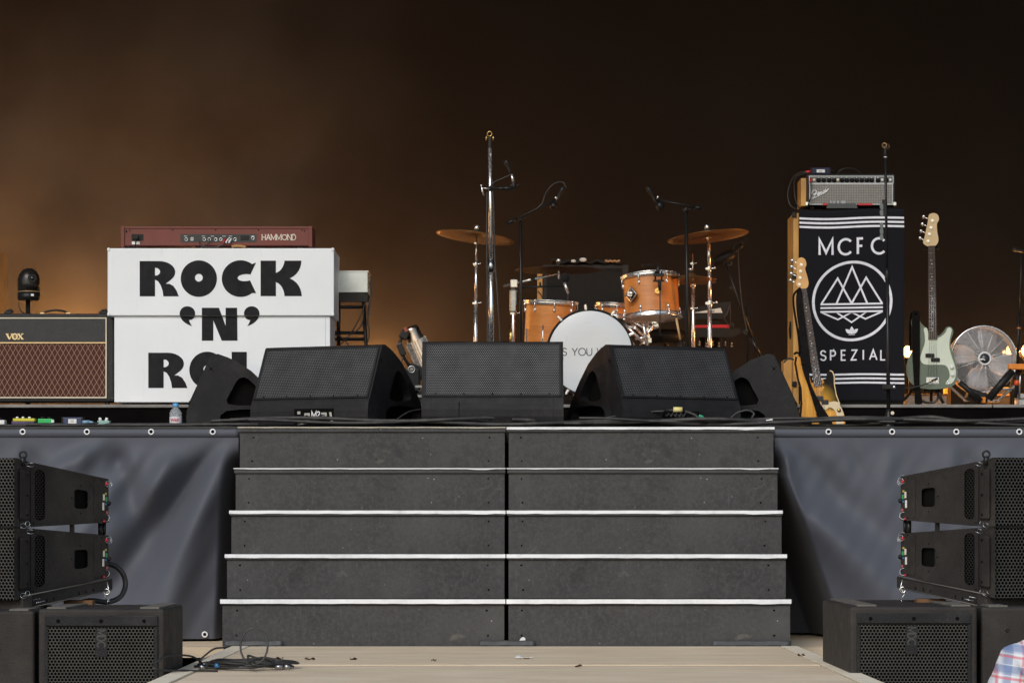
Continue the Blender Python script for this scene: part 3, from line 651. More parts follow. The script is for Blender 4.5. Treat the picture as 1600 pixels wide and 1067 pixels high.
# the coil on the catwalk
cc = W(388, 1043, ZC*F/(1043-HY)); q = MB(); random.seed(4); pts = []
for i in range(150):
    a = i*2*PI/19; k = i/150; r1 = .215-.03*math.sin(i*.37)-.035*k; r2 = .085-.012*math.sin(i*.53); pts.append(cc+Vector((r1*math.cos(a)-.03*math.sin(i*.11), r2*6.2*math.sin(a)*.42, .007+.028*k+.004*math.sin(i*1.3))))
pts += [cc+Vector(v) for v in ((.10,-.12,.05), (.05,-.08,.05), (.0,-.04,.06))]
for a in range(-95, 265, 18): pts.append(W(397, 1009, 15.6)+Vector((.063*math.cos(R(a))+.0*a, .02*math.sin(R(a)), .083*math.sin(R(a)))))
pts += [cc+Vector(v) for v in ((.06,-.02,.05), (.12,-.06,.045), (.2,-.1,.02))]
q.tube(catmull(pts, 3, False), .0052, 6)
coil = lone(q, 'cable_coil', m_rubber, 'coil of thin black cable with one loop standing up on the left of the catwalk', 'cable coil', at=cc)
def cp(mb, nm, m): o = mb.build(nm, m, coil, origin=cc); o.location = (0,0,0)
q = MB(); q.cyl(cc+Vector((-.14,-.2,.02)), cc+Vector((-.118,-.202,.02)), .0105, n=10); cp(q, 'blue_band', M('blue_band', (.03,.25,.6), .4))
q = MB(); q.cyl(cc+Vector((-.07,-.215,.012)), cc+Vector((.06,-.22,.012)), .0065, n=8); q.cyl(cc+Vector((.02,-.222,.012)), cc+Vector((.05,-.222,.012)), .010, n=8); cp(q, 'white_tape', m_white)
q = MB(); q.cyl(cc+Vector((.14,-.2,.014)), cc+Vector((.175,-.205,.014)), .010, n=10); q.cyl(cc+Vector((.185,-.2,.014)), cc+Vector((.21,-.195,.014)), .012, n=10); q.cyl(cc+Vector((-.185,-.17,.02)), cc+Vector((-.2,-.15,.02)), .013); q.cyl(cc+Vector((-.19,-.19,.012)), cc+Vector((-.215,-.2,.012)), .012); cp(q, 'plug', m_steel)
cable([W(352,1011,18.5), W(335,1013,18.2), W(322,1022,17.2), W(312,1032,16.6), W(318,1040,16.1)], .0055, 'thin cable running from the foot of the steps into the coil', 'cables at the left edge of the catwalk')
cable([W(316,1036,16), W(300,1025,15.8), W(270,1023,15.5), W(252,1028,15.28), W(240,1038,15.22), W(248,1046,15.2), W(290,1047,15.5), W(340,1048,15.6)], .005, 'thin cable looping off the catwalk past the left subwoofer', 'cables at the left edge of the catwalk')

# ------------------------------------------------------------ pedals and bottle
def pbox(t, x0, y0, x1, y1, dep, dy=0, mb=None):
    mb = mb or MB(); a = t.L(x0, y1, dy); b = t.L(x1, y0, dy); mb.box(a.x, b.x, a.y, a.y+dep, a.z, b.z); return mb
t = Thing('effects_pedal', 'yellow and purple effects pedal at the left stage edge', 'effects pedal', 36, 663, 20.36, 'effects pedals at the left stage edge')
t.build(pbox(t,18,658,53,663,.1), 'lower_body', M('purple_pedal', (.07,.05,.13), .4), bevel=.003); t.build(pbox(t,20,653.5,54,658,.09,-.003), 'top_body', M('yellow_pedal', (.62,.55,.03), .4), bevel=.003)
for x in (27, 36, 46): q = MB(); q.cyl(t.L(x,653.5,.03), t.L(x,651,.03), .008); t.build(q, 'knob', m_alu)
t = Thing('effects_pedal', 'green effects pedal between the yellow one and the blue box', 'effects pedal', 70, 663, 20.36, 'effects pedals at the left stage edge')
t.build(pbox(t,59,654,82,663,.1), 'body', M('green_pedal', (.02,.45,.12), .4), bevel=.004)
q = MB(); q.cyl(t.L(66,654,.03), t.L(66,651,.03), .009); t.build(q, 'knob', m_black); q = MB(); q.cyl(t.L(76,654,.03), t.L(76,651.5,.03), .009); t.build(q, 'knob', m_black); q = MB(); pbox(t,80,656,84,660,.03,-.01,q); t.build(q, 'plug', m_white)
t = Thing('effects_pedal', 'small white pedal at the very left end of the stage edge', 'effects pedal', 2, 663, 20.36, 'effects pedals at the left stage edge'); t.build(pbox(t,-12,656,7,663,.1), 'body', m_white, bevel=.004); q = MB(); q.cyl(t.L(1,656,.03), t.L(1,653,.03), .008); t.build(q, 'knob', m_black)
def dibox(px, py, d, label, x0, x1, y0, y1):
    t = Thing('direct_box', label, 'direct box', px, py, d, 'blue direct boxes'); bl = M('blue_box', (.03,.045,.12), .4)
    t.build(pbox(t,x0,y0,x1,y1,.08), 'body', bl, bevel=.003); t.build(pbox(t,x0-.8,y0-.6,x0+1.8,y1,.084,-.002), 'end_cap', m_black); t.build(pbox(t,x1-1.8,y0-.6,x1+.8,y1,.084,-.002), 'end_cap', m_black)
    cx = (x0+x1)/2; t.build(pbox(t,cx-6.5,y0+2.6,cx+6.5,y1-1.6,.002,-.0045), 'label', m_white); q = MB()
    for k in range(2): pbox(t,cx-3,y0+4.4+k*1.8,cx+2.5,y0+5.1+k*1.8,.001,-.006,q)
    t.build(q, 'printed_lines', M('grey_print', (.3,.3,.33)))
    return t
dibox(112, 663, 20.36, 'blue direct box with a white label among the pedals at the stage edge', 97, 129, 652, 663)
t = Thing('cable_plug', 'light blue plug beside the blue box at the left stage edge', 'plug', 137, 662, 20.36); q = MB(); q.cyl(t.L(129,659.5), t.L(139,659), .011); q.cyl(t.L(139,659), t.L(146,660), .009, .006); t.build(q, 'body', M('pale_blue_plug', (.2,.35,.5), .4)); q = MB(); q.tube([t.L(146,660), t.L(150,661), t.L(154,660)], .004); t.build(q, 'cord', m_rubber)
t = Thing('effects_pedal', 'pale green pedal with two white knobs, rightmost of the pedal row', 'effects pedal', 162, 663, 20.36, 'effects pedals at the left stage edge'); q = pbox(t,152,657,171,663,.08); t.build(q, 'body', M('pale_green_pedal', (.25,.42,.4), .4), bevel=.004)
for x in (157,166): q = MB(); q.cyl(t.L(x,657.5,.02), t.L(x+(-1 if x<160 else 1),652.5,.02), .011, .008); t.build(q, 'knob', m_white)
m_pet, n_, l_, p_ = nodes('clear_plastic'); p_.inputs['Base Color'].default_value = (.82,.88,.95,1); p_.inputs['Roughness'].default_value = .08; p_.inputs['Transmission Weight'].default_value = .75; p_.inputs['IOR'].default_value = 1.2
t = Thing('water_bottle', 'clear plastic water bottle with a light blue cap on the stage edge', 'bottle', 274.5, 664, 20.4)
q = MB(); k = t.k; q.lathe([(8.8*k,0),(9.6*k,1*k),(9.6*k,8*k),(8.8*k,9.5*k),(9.6*k,11*k),(9.6*k,19*k),(7.5*k,23*k),(4*k,27*k),(3.8*k,29.5*k)], (0,0,0), n=24); t.build(q, 'body', m_pet)
q = MB(); q.lathe([(4.6*k,28.5*k),(4.8*k,29*k),(4.7*k,33.5*k),(4.2*k,34*k)], (0,0,0), n=20); t.build(q, 'cap', M('light_blue_cap', (.1,.35,.7), .4))
q = MB(); q.lathe([(9.75*k,2.5*k),(9.75*k,13.5*k)], (0,0,0), n=24, cap=False); lb = t.build(q, 'label', M('bottle_label', (.62,.62,.68), .4), fixn=False)
def Pc(u, v, tt):
    a = (u)/(9.8*k); r = 9.85*k+tt; return Vector((r*math.sin(a), -r*math.cos(a), -v))
q = MB(); text(q, 'evian', -6.2*k, -5.2*k, 7*k, 1.0*k, Pc, .0006, 0, gap=.1, sx=.75); q.build('lettering', M('bottle_print', (.5,.06,.1)), lb)

# ------------------------------------------------------------ combo amplifier and camera
t = Thing('guitar_amplifier', 'black combo guitar amplifier with brown diamond grille cloth at the left edge', 'amplifier', 60, 629, 21.95)
m_tolex = M('black_tolex', (.016,.016,.017), .55, 0, .2, 20, .5, 220); amp_side = -26
def fcorner(x0, y0, x1, y1, x, y, dep, dy=0): pass
q = MB(); a = t.L(-26,627.5); b = t.L(178,490); q.box(a.x, b.x, 0, .26, a.z, b.z); t.build(q, 'cabinet', m_tolex, bevel=.012)
def diamond(name):
    m, n, l, p = nodes(name); tc = n.new('ShaderNodeTexCoord'); s = n.new('ShaderNodeSeparateXYZ'); l.new(tc.outputs['UV'], s.inputs[0])
    u = mathn(n, l, 'DIVIDE', s.outputs[0], .0365); v = mathn(n, l, 'DIVIDE', s.outputs[1], .064); ds = []
    for op in ('ADD', 'SUBTRACT'):
        f = mathn(n, l, 'ABSOLUTE', mathn(n, l, 'SUBTRACT', mathn(n, l, 'FRACT', mathn(n, l, op, u, v)), .5)); ds.append(f)
    d = mathn(n, l, 'MINIMUM', *ds); f = ramp(n, l, d, [(.02, (1,1,1)), (.06, (0,0,0))])
    w = noise(n, l, 140, 4, .7, tc.outputs['UV']); base = ramp(n, l, w, [(.3, (.042,.011,.007)), (.7, (.08,.022,.013))])
    l.new(mix(n, l, f, base, (.38,.24,.17)), p.inputs['Base Color']); p.inputs['Roughness'].default_value = .85; bump(n, l, p, f, .3, .002); return m
q = MB(); a = t.L(-6,620,-.004); b = t.L(166,537,-.004); q.sheet(lambda u, v: Vector((a.x+(b.x-a.x)*u, -.004, a.z+(b.z-a.z)*v)), 1, 1, uv=(b.x-a.x, b.z-a.z), smooth=False); t.build(q, 'grille_cloth', diamond('diamond_cloth'), fixn=False)
m_cream = M('cream_piping', (.72,.66,.52), .5); m_goldstrip = M('gold_strip', (.75,.55,.3), .35, .4)
q = MB(); P = lambda u, v, tt: t.L(u, v, -tt); q.ribbon([(-5,497),(165.7,497),(165.7,621),(-5,621)], 1.7, P, .008, 0, True); t.build(q, 'piping', m_cream)
q = MB(); q.ribbon([(-4,535.5),(165,535.5)], 1.8, P, .010, 0); t.build(q, 'gold_strip', m_goldstrip)
q = MB(); q.prism([[(-4,498.5),(164.6,498.5),(164.6,534.5),(-4,534.5)]], P, .004, 0); t.build(q, 'upper_panel', M('upper_vinyl', (.022,.022,.025), .5, 0, .15, 20, .3, 200))
q = MB()
x = 10.5
for ch in 'VOX':
    if ch == 'V': q.ribbon([(10.5,521.5),(15,530)], 2.6, P, .010, .004); q.ribbon([(15,530),(19,521.5)], 1.3, P, .0103, .004); q.ribbon([(8.8,521.6),(13.6,521.6)], .9, P, .0106, .004); q.ribbon([(16.8,521.6),(20.6,521.6)], .9, P, .0106, .004)
    if ch == 'O': q.ribbon(arc(23.2,525.8,3.6,4,0,345,16), 2.1, P, .0100, .004, True); q.ribbon([(19.6,525.8),(26.8,525.8)], .8, P, .0106, .004)
    if ch == 'X': q.ribbon([(28.4,521.5),(35.3,530)], 2.6, P, .0100, .004); q.ribbon([(28.4,530),(35.3,521.5)], 1.2, P, .0104, .004); q.ribbon([(27,521.5),(31,521.5)], .9, P, .0107, .004); q.ribbon([(33,521.5),(37,521.5)], .9, P, .0107, .004); q.ribbon([(27,530.1),(31,530.1)], .9, P, .0107, .004); q.ribbon([(33,530.1),(37,530.1)], .9, P, .0107, .004)
t.build(q, 'lettering', M('gold_lettering', (.8,.62,.35), .35, .3))
for xx in (13, 161): 
    q = MB(); q.obox(t.L(xx,489,.1), (.05,.06,.016)); q.tube([t.L(xx-5,489,.1), t.L(xx-1,485,.1), t.L(xx+5,484.5,.1), t.L(xx+7,489,.1)], .009); t.build(q, 'corner_clip', m_blackm, bevel=.003)
q = MB(); q.tube(catmull([t.L(66,490,.12), t.L(74,486.3,.12), t.L(88,484.6,.12), t.L(100,486.3,.12), t.L(107,490,.12)], 5, False), .007, 8); t.build(q, 'handle', m_blackm)
for xx in (66.5, 106.5): q = MB(); q.obox(t.L(xx,490,.12), (.03,.03,.012)); t.build(q, 'handle_mount', m_goldstrip, bevel=.003)
q = MB()
for (xx, yy) in ((175.8,494),(175.8,624)): q.obox(t.L(xx,yy,.01), (.03,.05,.03))
t.build(q, 'corner_guard', m_blackm, bevel=.008)
for (xx, dy) in ((-16,.04),(168,.04),(-16,.22),(168,.22)):
    q = MB(); c = t.L(xx,627.5,dy); q.cyl(c+Vector((0,0,.002)), (c.x,c.y,RISER-t.loc.z+.001), .016, n=10); t.build(q, 'foot', m_rubber)
# remote camera on its own post behind the amplifier
t = Thing('remote_camera', 'black domed remote camera on a thin post behind the combo amplifier', 'camera', 45, 630, 22.5); k = t.k; t.o.location.z = RISER; t.loc = Vector(t.o.location)
c = t.L(45, 470); q = MB(); q.lathe([(15*k,0),(17.5*k,2*k),(17.8*k,13*k)], c, n=24); t.build(q, 'base', m_blackm)
q = MB(); q.lathe([(17.2*k,15*k),(17.5*k,26*k),(17.4*k,33*k),(15.8*k,40*k),(12*k,46*k),(6.5*k,50*k),(1*k,51.2*k)], c, n=24); t.build(q, 'head', M('camera_shell', (.014,.012,.012), .3, 0, .1))
q = MB(); q.torus(c+Vector((0,0,14*k)), 17.3*k, .5*k, (0,0,1), 24, 5); t.build(q, 'trim_ring', m_goldstrip)
q = MB(); cc2 = c+Vector((7.5*k,-15.0*k,34*k)); q.cyl(cc2, cc2+Vector((.5*k,-3*k,0)), 7*k, 6.5*k, 20); lens = t.build(q, 'lens', m_blackm); q = MB(); q.ball(cc2+Vector((.4*k,-1.2*k,0)), 4*k); q.build('glass', M('lens_glass', (.01,.01,.012), .03, coat=1), lens)
q = MB(); q.obox(c+Vector((8*k,-16.5*k,8*k)), (4.5*k,2*k,3.5*k)); t.build(q, 'label', m_white)
q = MB(); q.cyl(t.L(42,470), (t.L(42,470).x,0,0), .008); q.cyl(t.L(45,470), (t.L(45,470).x,0,0), .010); q.cyl((0,0,0), (0,0,.012), .13, n=24); t.build(q, 'post', m_blackm)
q = MB(); q.tube(catmull([t.L(29,473,-.02), t.L(30,480,-.02), t.L(34,487,-.02), t.L(42,492,0)], 5, False), .004); t.build(q, 'cord', m_rubber)

# ------------------------------------------------------------ lettered white keyboard box
t = Thing('keyboard_box', "large white painted box reading ROCK 'N' ROLL in fat black letters, red keyboard on top", 'keyboard box', 345, 630, 21.75)
def whitebox(name):
    m, n, l, p = nodes(name); a = noise(n, l, 2.2, 6); b = noise(n, l, 30, 6, .75); tc = n.new('ShaderNodeTexCoord')
    base = ramp(n, l, a, [(.3, (.78,.81,.86)), (.7, (.85,.88,.92))]); base = mix(n, l, ramp(n, l, b, [(.66, (0,0,0)), (.74, (.5,)*3)]), base, (.45,.42,.38))
    st = noise(n, l, 5, 3, .5, tc.outputs['Object'], (9, 1, .7)); base = mix(n, l, ramp(n, l, st, [(.62, (0,0,0)), (.8, (.22,)*3)]), base, (.5,.49,.47))
    l.new(base, p.inputs['Base Color']); p.inputs['Roughness'].default_value = .45; bump(n, l, p, b, .08, .002); return m
m_wb = whitebox('scuffed_white_paint')
P = lambda u, v, tt: t.L(u, v, -tt)
q = MB(); a = t.L(178.5,628.5); b = t.L(516,494); q.box(a.x, b.x, .0, .62, a.z, b.z); t.build(q, 'lower_panel', m_wb, bevel=.005)
q = MB(); a = t.L(168,493.4,-.02); b = t.L(522,388,-.02); q.box(a.x, b.x, -.02, .66, a.z, b.z); t.build(q, 'upper_panel', m_wb, bevel=.006)
q = MB(); q.ribbon([(508.5,496),(508.5,628)], .6, P, .002, 0); t.build(q, 'side_seam', M('pale_blue_seam', (.4,.5,.6)))
q = MB()
for (xx, yy) in ((170,390),(520,390),(170,491),(520,491)): q.obox(t.L(xx,yy,-.016), (.02,.02,.022))
t.build(q, 'corner_guard', m_wb, bevel=.006)
Z1 = lambda pts: [(x/2.965, 320+y/2.965) for x, y in pts]; Z2 = lambda pts: [(280+x/2.965, 320+y/2.965) for x, y in pts]
Rr = [[(647,424),(647,261),(738,261)]+arc(738,312,74,51,-78,40,8)+[(775,360),(768,366),(785,366),(803,376),(818,398),(828,424),(757,424),(753,398),(744,372),(732,354),(718,347),(718,424)], [(718,292),(729,293),(739,301),(742,310),(739,320),(729,327),(718,328)]]
def rr_at(dx, dy): return [Z1([(x+dx, y+dy) for x, y in l]) for l in Rr]
def bez(p0, p1, p2, p3, n=10): return [tuple((1-t_)**3*a+3*(1-t_)**2*t_*b+3*(1-t_)*t_*t_*c+t_**3*d for a, b, c, d in zip(p0, p1, p2, p3)) for t_ in [i/n for i in range(n+1)]]
letters = [('R', rr_at(0, 0), 1), ('O', [Z1(arc(921,342,84,84.5,0,352,40)), Z1(arc(921,338,18,18,0,340,18))], 1),
 ('C', [Z2(arc(280,342,83,85,-27,-22,1)[:0]+[(356,268),(330,323)]+bez((330,323),(310,318),(272,322),(270,340),6)+bez((270,340),(274,356),(310,357),(328,350),6)+[(356,409)]+arc(284,342,87,85,52,308,26))], 1),
 ('K', [Z2([(377,423),(377,259),(448,259),(448,316)]+bez((448,316),(475,306),(486,280),(488,259),6)+[(566,259)]+bez((566,259),(566,290),(550,325),(512,341),6)+bez((512,341),(550,355),(566,390),(568,423),6)+[(488,423)]+bez((488,423),(486,395),(474,368),(448,358),6)+[(448,423)])], 1),
 ("'", [Z2(arc(37,507,36,37,95,360,18)+bez((73,507),(72,530),(64,548),(60,562),6)+bez((60,562),(45,560),(18,550),(2,530),4)[1:2]+bez((60,560),(30,553),(22,545),(14,532),5)[2:]+bez((14,532),(30,538),(38,543),(42,543),3))], 2)]
letters = letters[:-1]
def quote(dx): return [Z2([(x+dx, y) for x, y in arc(37,506,36,36,100,365,20)+bez((73,512),(70,535),(66,550),(60,562),5)[1:]+bez((60,562),(40,560),(22,548),(13,533),5)[1:]+bez((13,533),(24,538),(34,541),(38,541),3)[1:]])]
quoteR = [Z2(arc(335,506,36,36,-185,80,20)+bez((338,541),(345,541),(352,539),(358,535),3)[1:]+bez((362,533),(350,548),(332,560),(315,562),5)+bez((315,562),(318,552),(326,546),(328,541),3)[1:])]
letters += [("'", [Z2(arc(38,506,36,36,150,360,18)+bez((74,506),(74,516),(72,522),(72,526),3)[1:]+[(52,534),(60,562)]+bez((60,562),(34,556),(10,535),(3,512),6)[1:])], 1)][:0]
lq = [Z2([(38+36*math.cos(R(a)), 506+36*math.sin(R(a))) for a in range(-60, 200, 15)][::-1][:0] + bez((60,562),(28,552),(3,532),(2,504),10)+bez((2,504),(2,484),(18,470),(38,470),6)[1:]+bez((38,470),(58,470),(74,484),(74,504),6)[1:]+bez((74,504),(74,520),(64,534),(46,534),5)[1:]+bez((46,534),(48,545),(54,555),(60,562),4)[1:-1])]
rq = [Z2(bez((315,562),(345,552),(371,532),(372,504),10)+bez((372,504),(372,484),(356,470),(336,470),6)[1:]+bez((336,470),(316,470),(300,484),(300,504),6)[1:]+bez((300,504),(300,520),(312,534),(329,534),5)[1:]+bez((329,534),(326,545),(321,555),(315,562),4)[1:-1])]
letters += [("'", lq, 2), ("'", rq, 2), ('N', [Z2([(105,629),(105,477),(184,477),(215,560),(215,477),(268,477),(270,629),(197,629),(158,535),(158,629)])], 2),
 ('R', rr_at(40, 424-0), 3), ('O', [Z1(arc(960,765,83,85,0,352,40)), Z1(arc(960,761,18,18,0,340,18))], 3), ('L', [Z2([(243,849),(243,681),(313,681),(313,805),(380,812),(375,849)])], 3), ('L', [Z2([(400,849),(400,681),(470,681),(470,805),(537,812),(532,849)])], 3)]
for ch, lp, row in letters:
    q = MB()
    if row == 1: q.prism(lp, P, .0218, .0195)
    elif row == 3: q.prism(lp, P, .002, -.0005)
    else:
        # painted over the joint: the upper and the lower panel each carry their share
        def clip(poly, keep_upper, yc):
            o_ = []; f = (lambda p: p[1] <= yc) if keep_upper else (lambda p: p[1] >= yc)
            for i_ in range(len(poly)):
                a_, b_ = poly[i_-1], poly[i_]
                if f(a_) != f(b_): s_ = (yc-a_[1])/(b_[1]-a_[1]); o_.append((a_[0]+(b_[0]-a_[0])*s_, yc))
                if f(b_): o_.append(b_)
            return o_
        u_ = clip(lp[0], True, 493.2); d_ = clip(lp[0], False, 494.4)
        if len(u_) > 2: q.prism([u_], P, .0218, .0195)
        if len(d_) > 2: q.prism([d_], P, .002, -.0005)
    t.build(q, 'lettering', m_ink)

# ------------------------------------------------------------ red keyboard on the box
t = Thing('electric_organ', 'dark red keyboard seen from behind with its socket panel, on the white box', 'keyboard', 338, 387, 21.9); P = lambda u, v, tt: t.L(u, v, -tt)
m_organ = M('dark_red_wood', (.13,.017,.014), .38, 0, .12, 8, .05, 60, coat=.15)
q = MB(); pbox(t,193,356,484,384,.32,0,q); t.build(q, 'case', m_organ, bevel=.004)
q = MB(); pbox(t,189.5,354,486.5,357.5,.33,-.006,q); t.build(q, 'top_board', m_organ, bevel=.003)
for a_, b_ in ((188.5,194.5),(482,488)): t.build(pbox(t,a_,353.5,b_,386,.35,-.012), 'end_cheek', m_organ, bevel=.003)
for xx in (205, 310, 395, 470): q = MB(); q.cyl(t.L(xx,384,.05), t.L(xx,388,.05), .014); t.build(q, 'foot', m_rubber)
q = MB(); q.prism([rrect(282,366,401,378.5,.8)], P, .003, 0); pn = t.build(q, 'socket_panel', M('socket_panel_grey', (.035,.037,.04), .45, .3)); 
q = MB()
for xx in (291, 319, 327, 337, 345, 358.5, 367, 395): q.torus(t.L(xx,374 if xx != 395 else 372,-.004), 2.3*t.k, .5*t.k, (0,1,0), 14, 5)
q.build('socket', m_chrome, pn)
q = MB(); q.prism([rrect(376,368,389,375.5,.6)], P, .006, .002); q.build('power_inlet', m_black, pn); q = MB(); q.prism([rrect(298,371,302,376,.4), rrect(299,371.8,301,375.2,.2)], P, .006, .002); q.build('usb_port', m_white, pn)
q = MB()
for xx in (290, 318, 332, 350, 360, 395): q.ribbon([(xx-2.6,369.2),(xx+2.6,369.2)], .6, P, .004, .002)
q.build('printed_lines', m_white, pn)
q = MB(); q.prism([rrect(205.5,366,224,376,.8)], P, .003, 0); t.build(q, 'inlet_plate', m_black); q = MB(); q.prism([rrect(206,377.5,218.5,382,.2)], P, .003, 0); t.build(q, 'white_sticker', m_white)
q = MB(); q.obox(t.L(212,371,-.02), (.035,.04,.02)); q.tube(catmull([t.L(212,373,-.04), t.L(212,380,-.045), t.L(211,388,-.04)], 4, False), .004); t.build(q, 'power_plug', m_black)
q = MB()
for xx, yy in ((197,361),(203,360.5),(270,359.5),(337,359.5),(404,359.5),(472,360),(476,361),(198,362.5)): q.cyl(t.L(xx,yy,-.001), t.L(xx,yy,.003), .005, n=8)
t.build(q, 'screws', m_void)
q = MB(); k = t.k
x = 409.5
for ch in 'HAMMOND':
    wd_ = GL[ch][0]; x2 = text(q, ch, x, 375, 8.4, 1.15, P, .003, 0, gap=.2, sx=.95)
    if ch in 'HAMN':
        for e in (0, wd_*.95*8.4):
            q.ribbon([(x+e-1.3,375.0),(x+e+1.3,375.0)], .7, P, .0036, .001)
            if ch in 'HN' or (ch == 'M'): q.ribbon([(x+e-1.3,366.8),(x+e+1.3,366.8)], .7, P, .0036, .001)
    x = x2-.4
t.build(q, 'lettering', M('silver_lettering', (.62,.58,.52), .35, .3))
for pts, col_, lab in (([(311,375),(313,383),(322,386.5),(338,386),(350,381),(357,376)], m_rubber, 'thin black cord'), ([(328,374),(325,381),(318,384)], m_rubber, '')):
    q = MB(); q.tube(catmull([t.L(a_, b_, -.03) for a_, b_ in pts], 6, False), .0038, 6); t.build(q, 'cord', m_rubber)
for a_, c_ in ((348, m_red), (353, m_white), (357.5, m_white)): q = MB(); q.cyl(t.L(a_+4,373.5,-.01), t.L(a_,379,-.035), .0065, n=8); t.build(q, 'plug', c_)
q = MB(); q.tube(catmull([W(362,386,21.8), W(368,384.5,21.8), W(378,385,21.8), W(384,386.5,21.8)], 4, False), .009, 8); lone(q, 'cloth_scrap', M('tan_cloth', (.4,.22,.08), .8), 'small tan scrap on the white box under the red keyboard', 'scrap')

# ------------------------------------------------------------ white keyboard and its stand, behind the box on the right
t = Thing('keyboard', 'white-backed keyboard standing behind the right end of the white box', 'keyboard', 540, 457, 22.3); m_wk = M('cream_keyboard_back', (.80,.82,.76), .45)
t.build(pbox(t,440,424.5,574.5,457,.36), 'case', m_wk, bevel=.004); t.build(pbox(t,440,423,576,425.2,.37,-.005), 'top_board', m_wk, bevel=.002)
q = MB(); 
for i in range(5): q.cyl(t.L(574.6,429+5*i,.05), t.L(577,429+5*i,.05), .005)
t.build(q, 'side_connectors', m_gold)
t = Thing('keyboard_stand', 'black folding stand under the white-backed keyboard, with hanging cables', 'keyboard stand', 550, 630, 22.3); t.o.location.z = RISER; t.loc = Vector(t.o.location)
q = MB(); pbox(t,440,457.5,575,472,.34,.01,q); t.build(q, 'tray', m_blackm, bevel=.003)
for a_, b_ in (((529,472),(529,540)), ((568,472),(577,620)), ((455,472),(455,620))):
    for dy in (.03, .3): q = MB(); p0, p1 = t.L(*a_, dy), t.L(*b_, dy); p1.z = max(p1.z, 0) if b_[1] < 600 else 0; q.cyl(p0, p1, .013, n=8); t.build(q, 'leg', m_blackm)
for y_ in (480, 520, 530):
    q = MB(); 
    for dy in (.03,): q.cyl(t.L(500,y_,dy), t.L(571 if y_ > 500 else 568,y_,dy), .011, n=8)
    t.build(q, 'crossbar', m_blackm)
for pts in ([(577,440),(579,460),(574,490),(577,520),(574,535)], [(572,470),(560,500),(545,525),(530,540)], [(579,435),(580,455),(577,480),(573,510)], [(568,480),(566,505),(553,520),(540,522)], [(512,530),(525,523),(540,533),(545,541)]):
    q = MB(); q.tube(catmull([t.L(a_, b_, -.02) for a_, b_ in pts], 6, False), .0045, 6); t.build(q, 'hanging_cable', m_rubber)
q = MB(); q.cyl(W(-8,628,22.6), W(-8,629,22.6), .01)
t = Thing('amber_sided_cabinet', 'speaker cabinet with its side coloured lamplit amber, just entering the picture at the left edge', 'cabinet', -60, 630, 22.9); t.o.location.z = RISER; t.loc = Vector(t.o.location)
q = MB(); a = t.L(-110,600); b = t.L(-1.5,392); q.box(a.x, b.x, .002, .4, 0, b.z); t.build(q, 'side_panel', m_lit_wood, bevel=.006); q = MB(); q.box(a.x+.03, b.x-.025, -.01, .001, .03, b.z-.03); t.build(q, 'front_panel', m_tolex, bevel=.003)

# ------------------------------------------------------------ drum kit
def onriser(t): t.o.location.z = RISER; t.loc = Vector(t.o.location)
def drumwood(name):
    m, n, l, p = nodes(name); a = noise(n, l, 3, 5, .6, None, (1, 1, 5)); b = noise(n, l, 22, 4, .6, None, (.4, .4, 6))
    base = ramp(n, l, a, [(.3, (.56,.19,.04)), (.7, (.74,.29,.075))]); base = mix(n, l, ramp(n, l, b, [(.4, (0,0,0)), (.75, (.35,)*3)]), base, (.36,.1,.025))
    l.new(base, p.inputs['Base Color']); p.inputs['Roughness'].default_value = .38; p.inputs['Coat Weight'].default_value = .25; return m
m_drum = drumwood('amber_drum_shell'); m_head = M('drum_skin', (.70,.73,.78), .32, 0, .04, 3, coat=.35); m_bronze = M('cymbal_bronze', (.36,.21,.08), .34, .8, .2, 12, .15, 60); m_dbronze = M('dull_cymbal_bronze', (.10,.065,.04), .4, .6, .25, 12, .15, 60)
def lug(mb, c, ax, out, k, h=4.2):
    """tear-shaped lug casting on the shell"""
    c = Vector(c); ax = Vector(ax).normalized(); i0 = len(mb.v); mb.lathe([(.1*k,-h*k),(1.5*k,-h*.7*k),(2.3*k,-h*.1*k),(2.1*k,h*.4*k),(1.0*k,h*.85*k),(.1*k,h*k)], (0,0,0), ax, 10)
    for i in range(i0, len(mb.v)): mb.v[i] = c+mb.v[i]+Vector(out)*.6*k
def drum(t, c, ax, r, h, nl, lugside, a0=0, hoop=m_chrome, top=True, parent=None):
    """shell from c (lower centre) along ax; r, h in metres"""
    c = Vector(c); ax = Vector(ax).normalized(); u = ax.orthogonal().normalized(); w = ax.cross(u); k = t.k
    q = MB(); q.lathe([(r,0),(r,h)], c, ax, 48, False); q.lathe([(r-.006,0),(r-.006,h)], c, ax, 48, False); t.build(q, 'shell', m_drum)
    for e, s_ in ((0,-1),(h,1)):
        q = MB(); b = c+ax*e; q.lathe([(r+.002,-.016*s_),(r+.010,-.016*s_),(r+.012,.0),(r+.008,.012*s_),(r+.014,.016*s_),(r-.001,.017*s_),(r-.003,-.016*s_)], b, ax, 48, False); t.build(q, 'hoop', hoop)
        q = MB(); q.lathe([(.0005,.004*s_),(r-.001,.004*s_)], b, ax, 48, False); t.build(q, 'drum_skin', m_head)
    for i in range(nl):
        a = a0+2*PI*i/nl; out = u*math.cos(a)+w*math.sin(a)
        for f in lugside:
            q = MB(); lug(q, c+out*r+ax*(h*f), ax*(1 if f > .5 else -1)*-1, out, k); e = c+ax*(0 if f < .5 else h); e2 = c+ax*(h*f)
            q.cyl(e2+out*(r+.009)+Vector((0,0,0)), e+out*(r+.012)+ax*(.012 if f > .5 else -.012), .0035, n=6); q.cyl(e+out*(r+.012), e+out*(r+.012)+ax*(.016 if f > .5 else -.016), .007, n=6); t.build(q, 'lug', m_chrome)
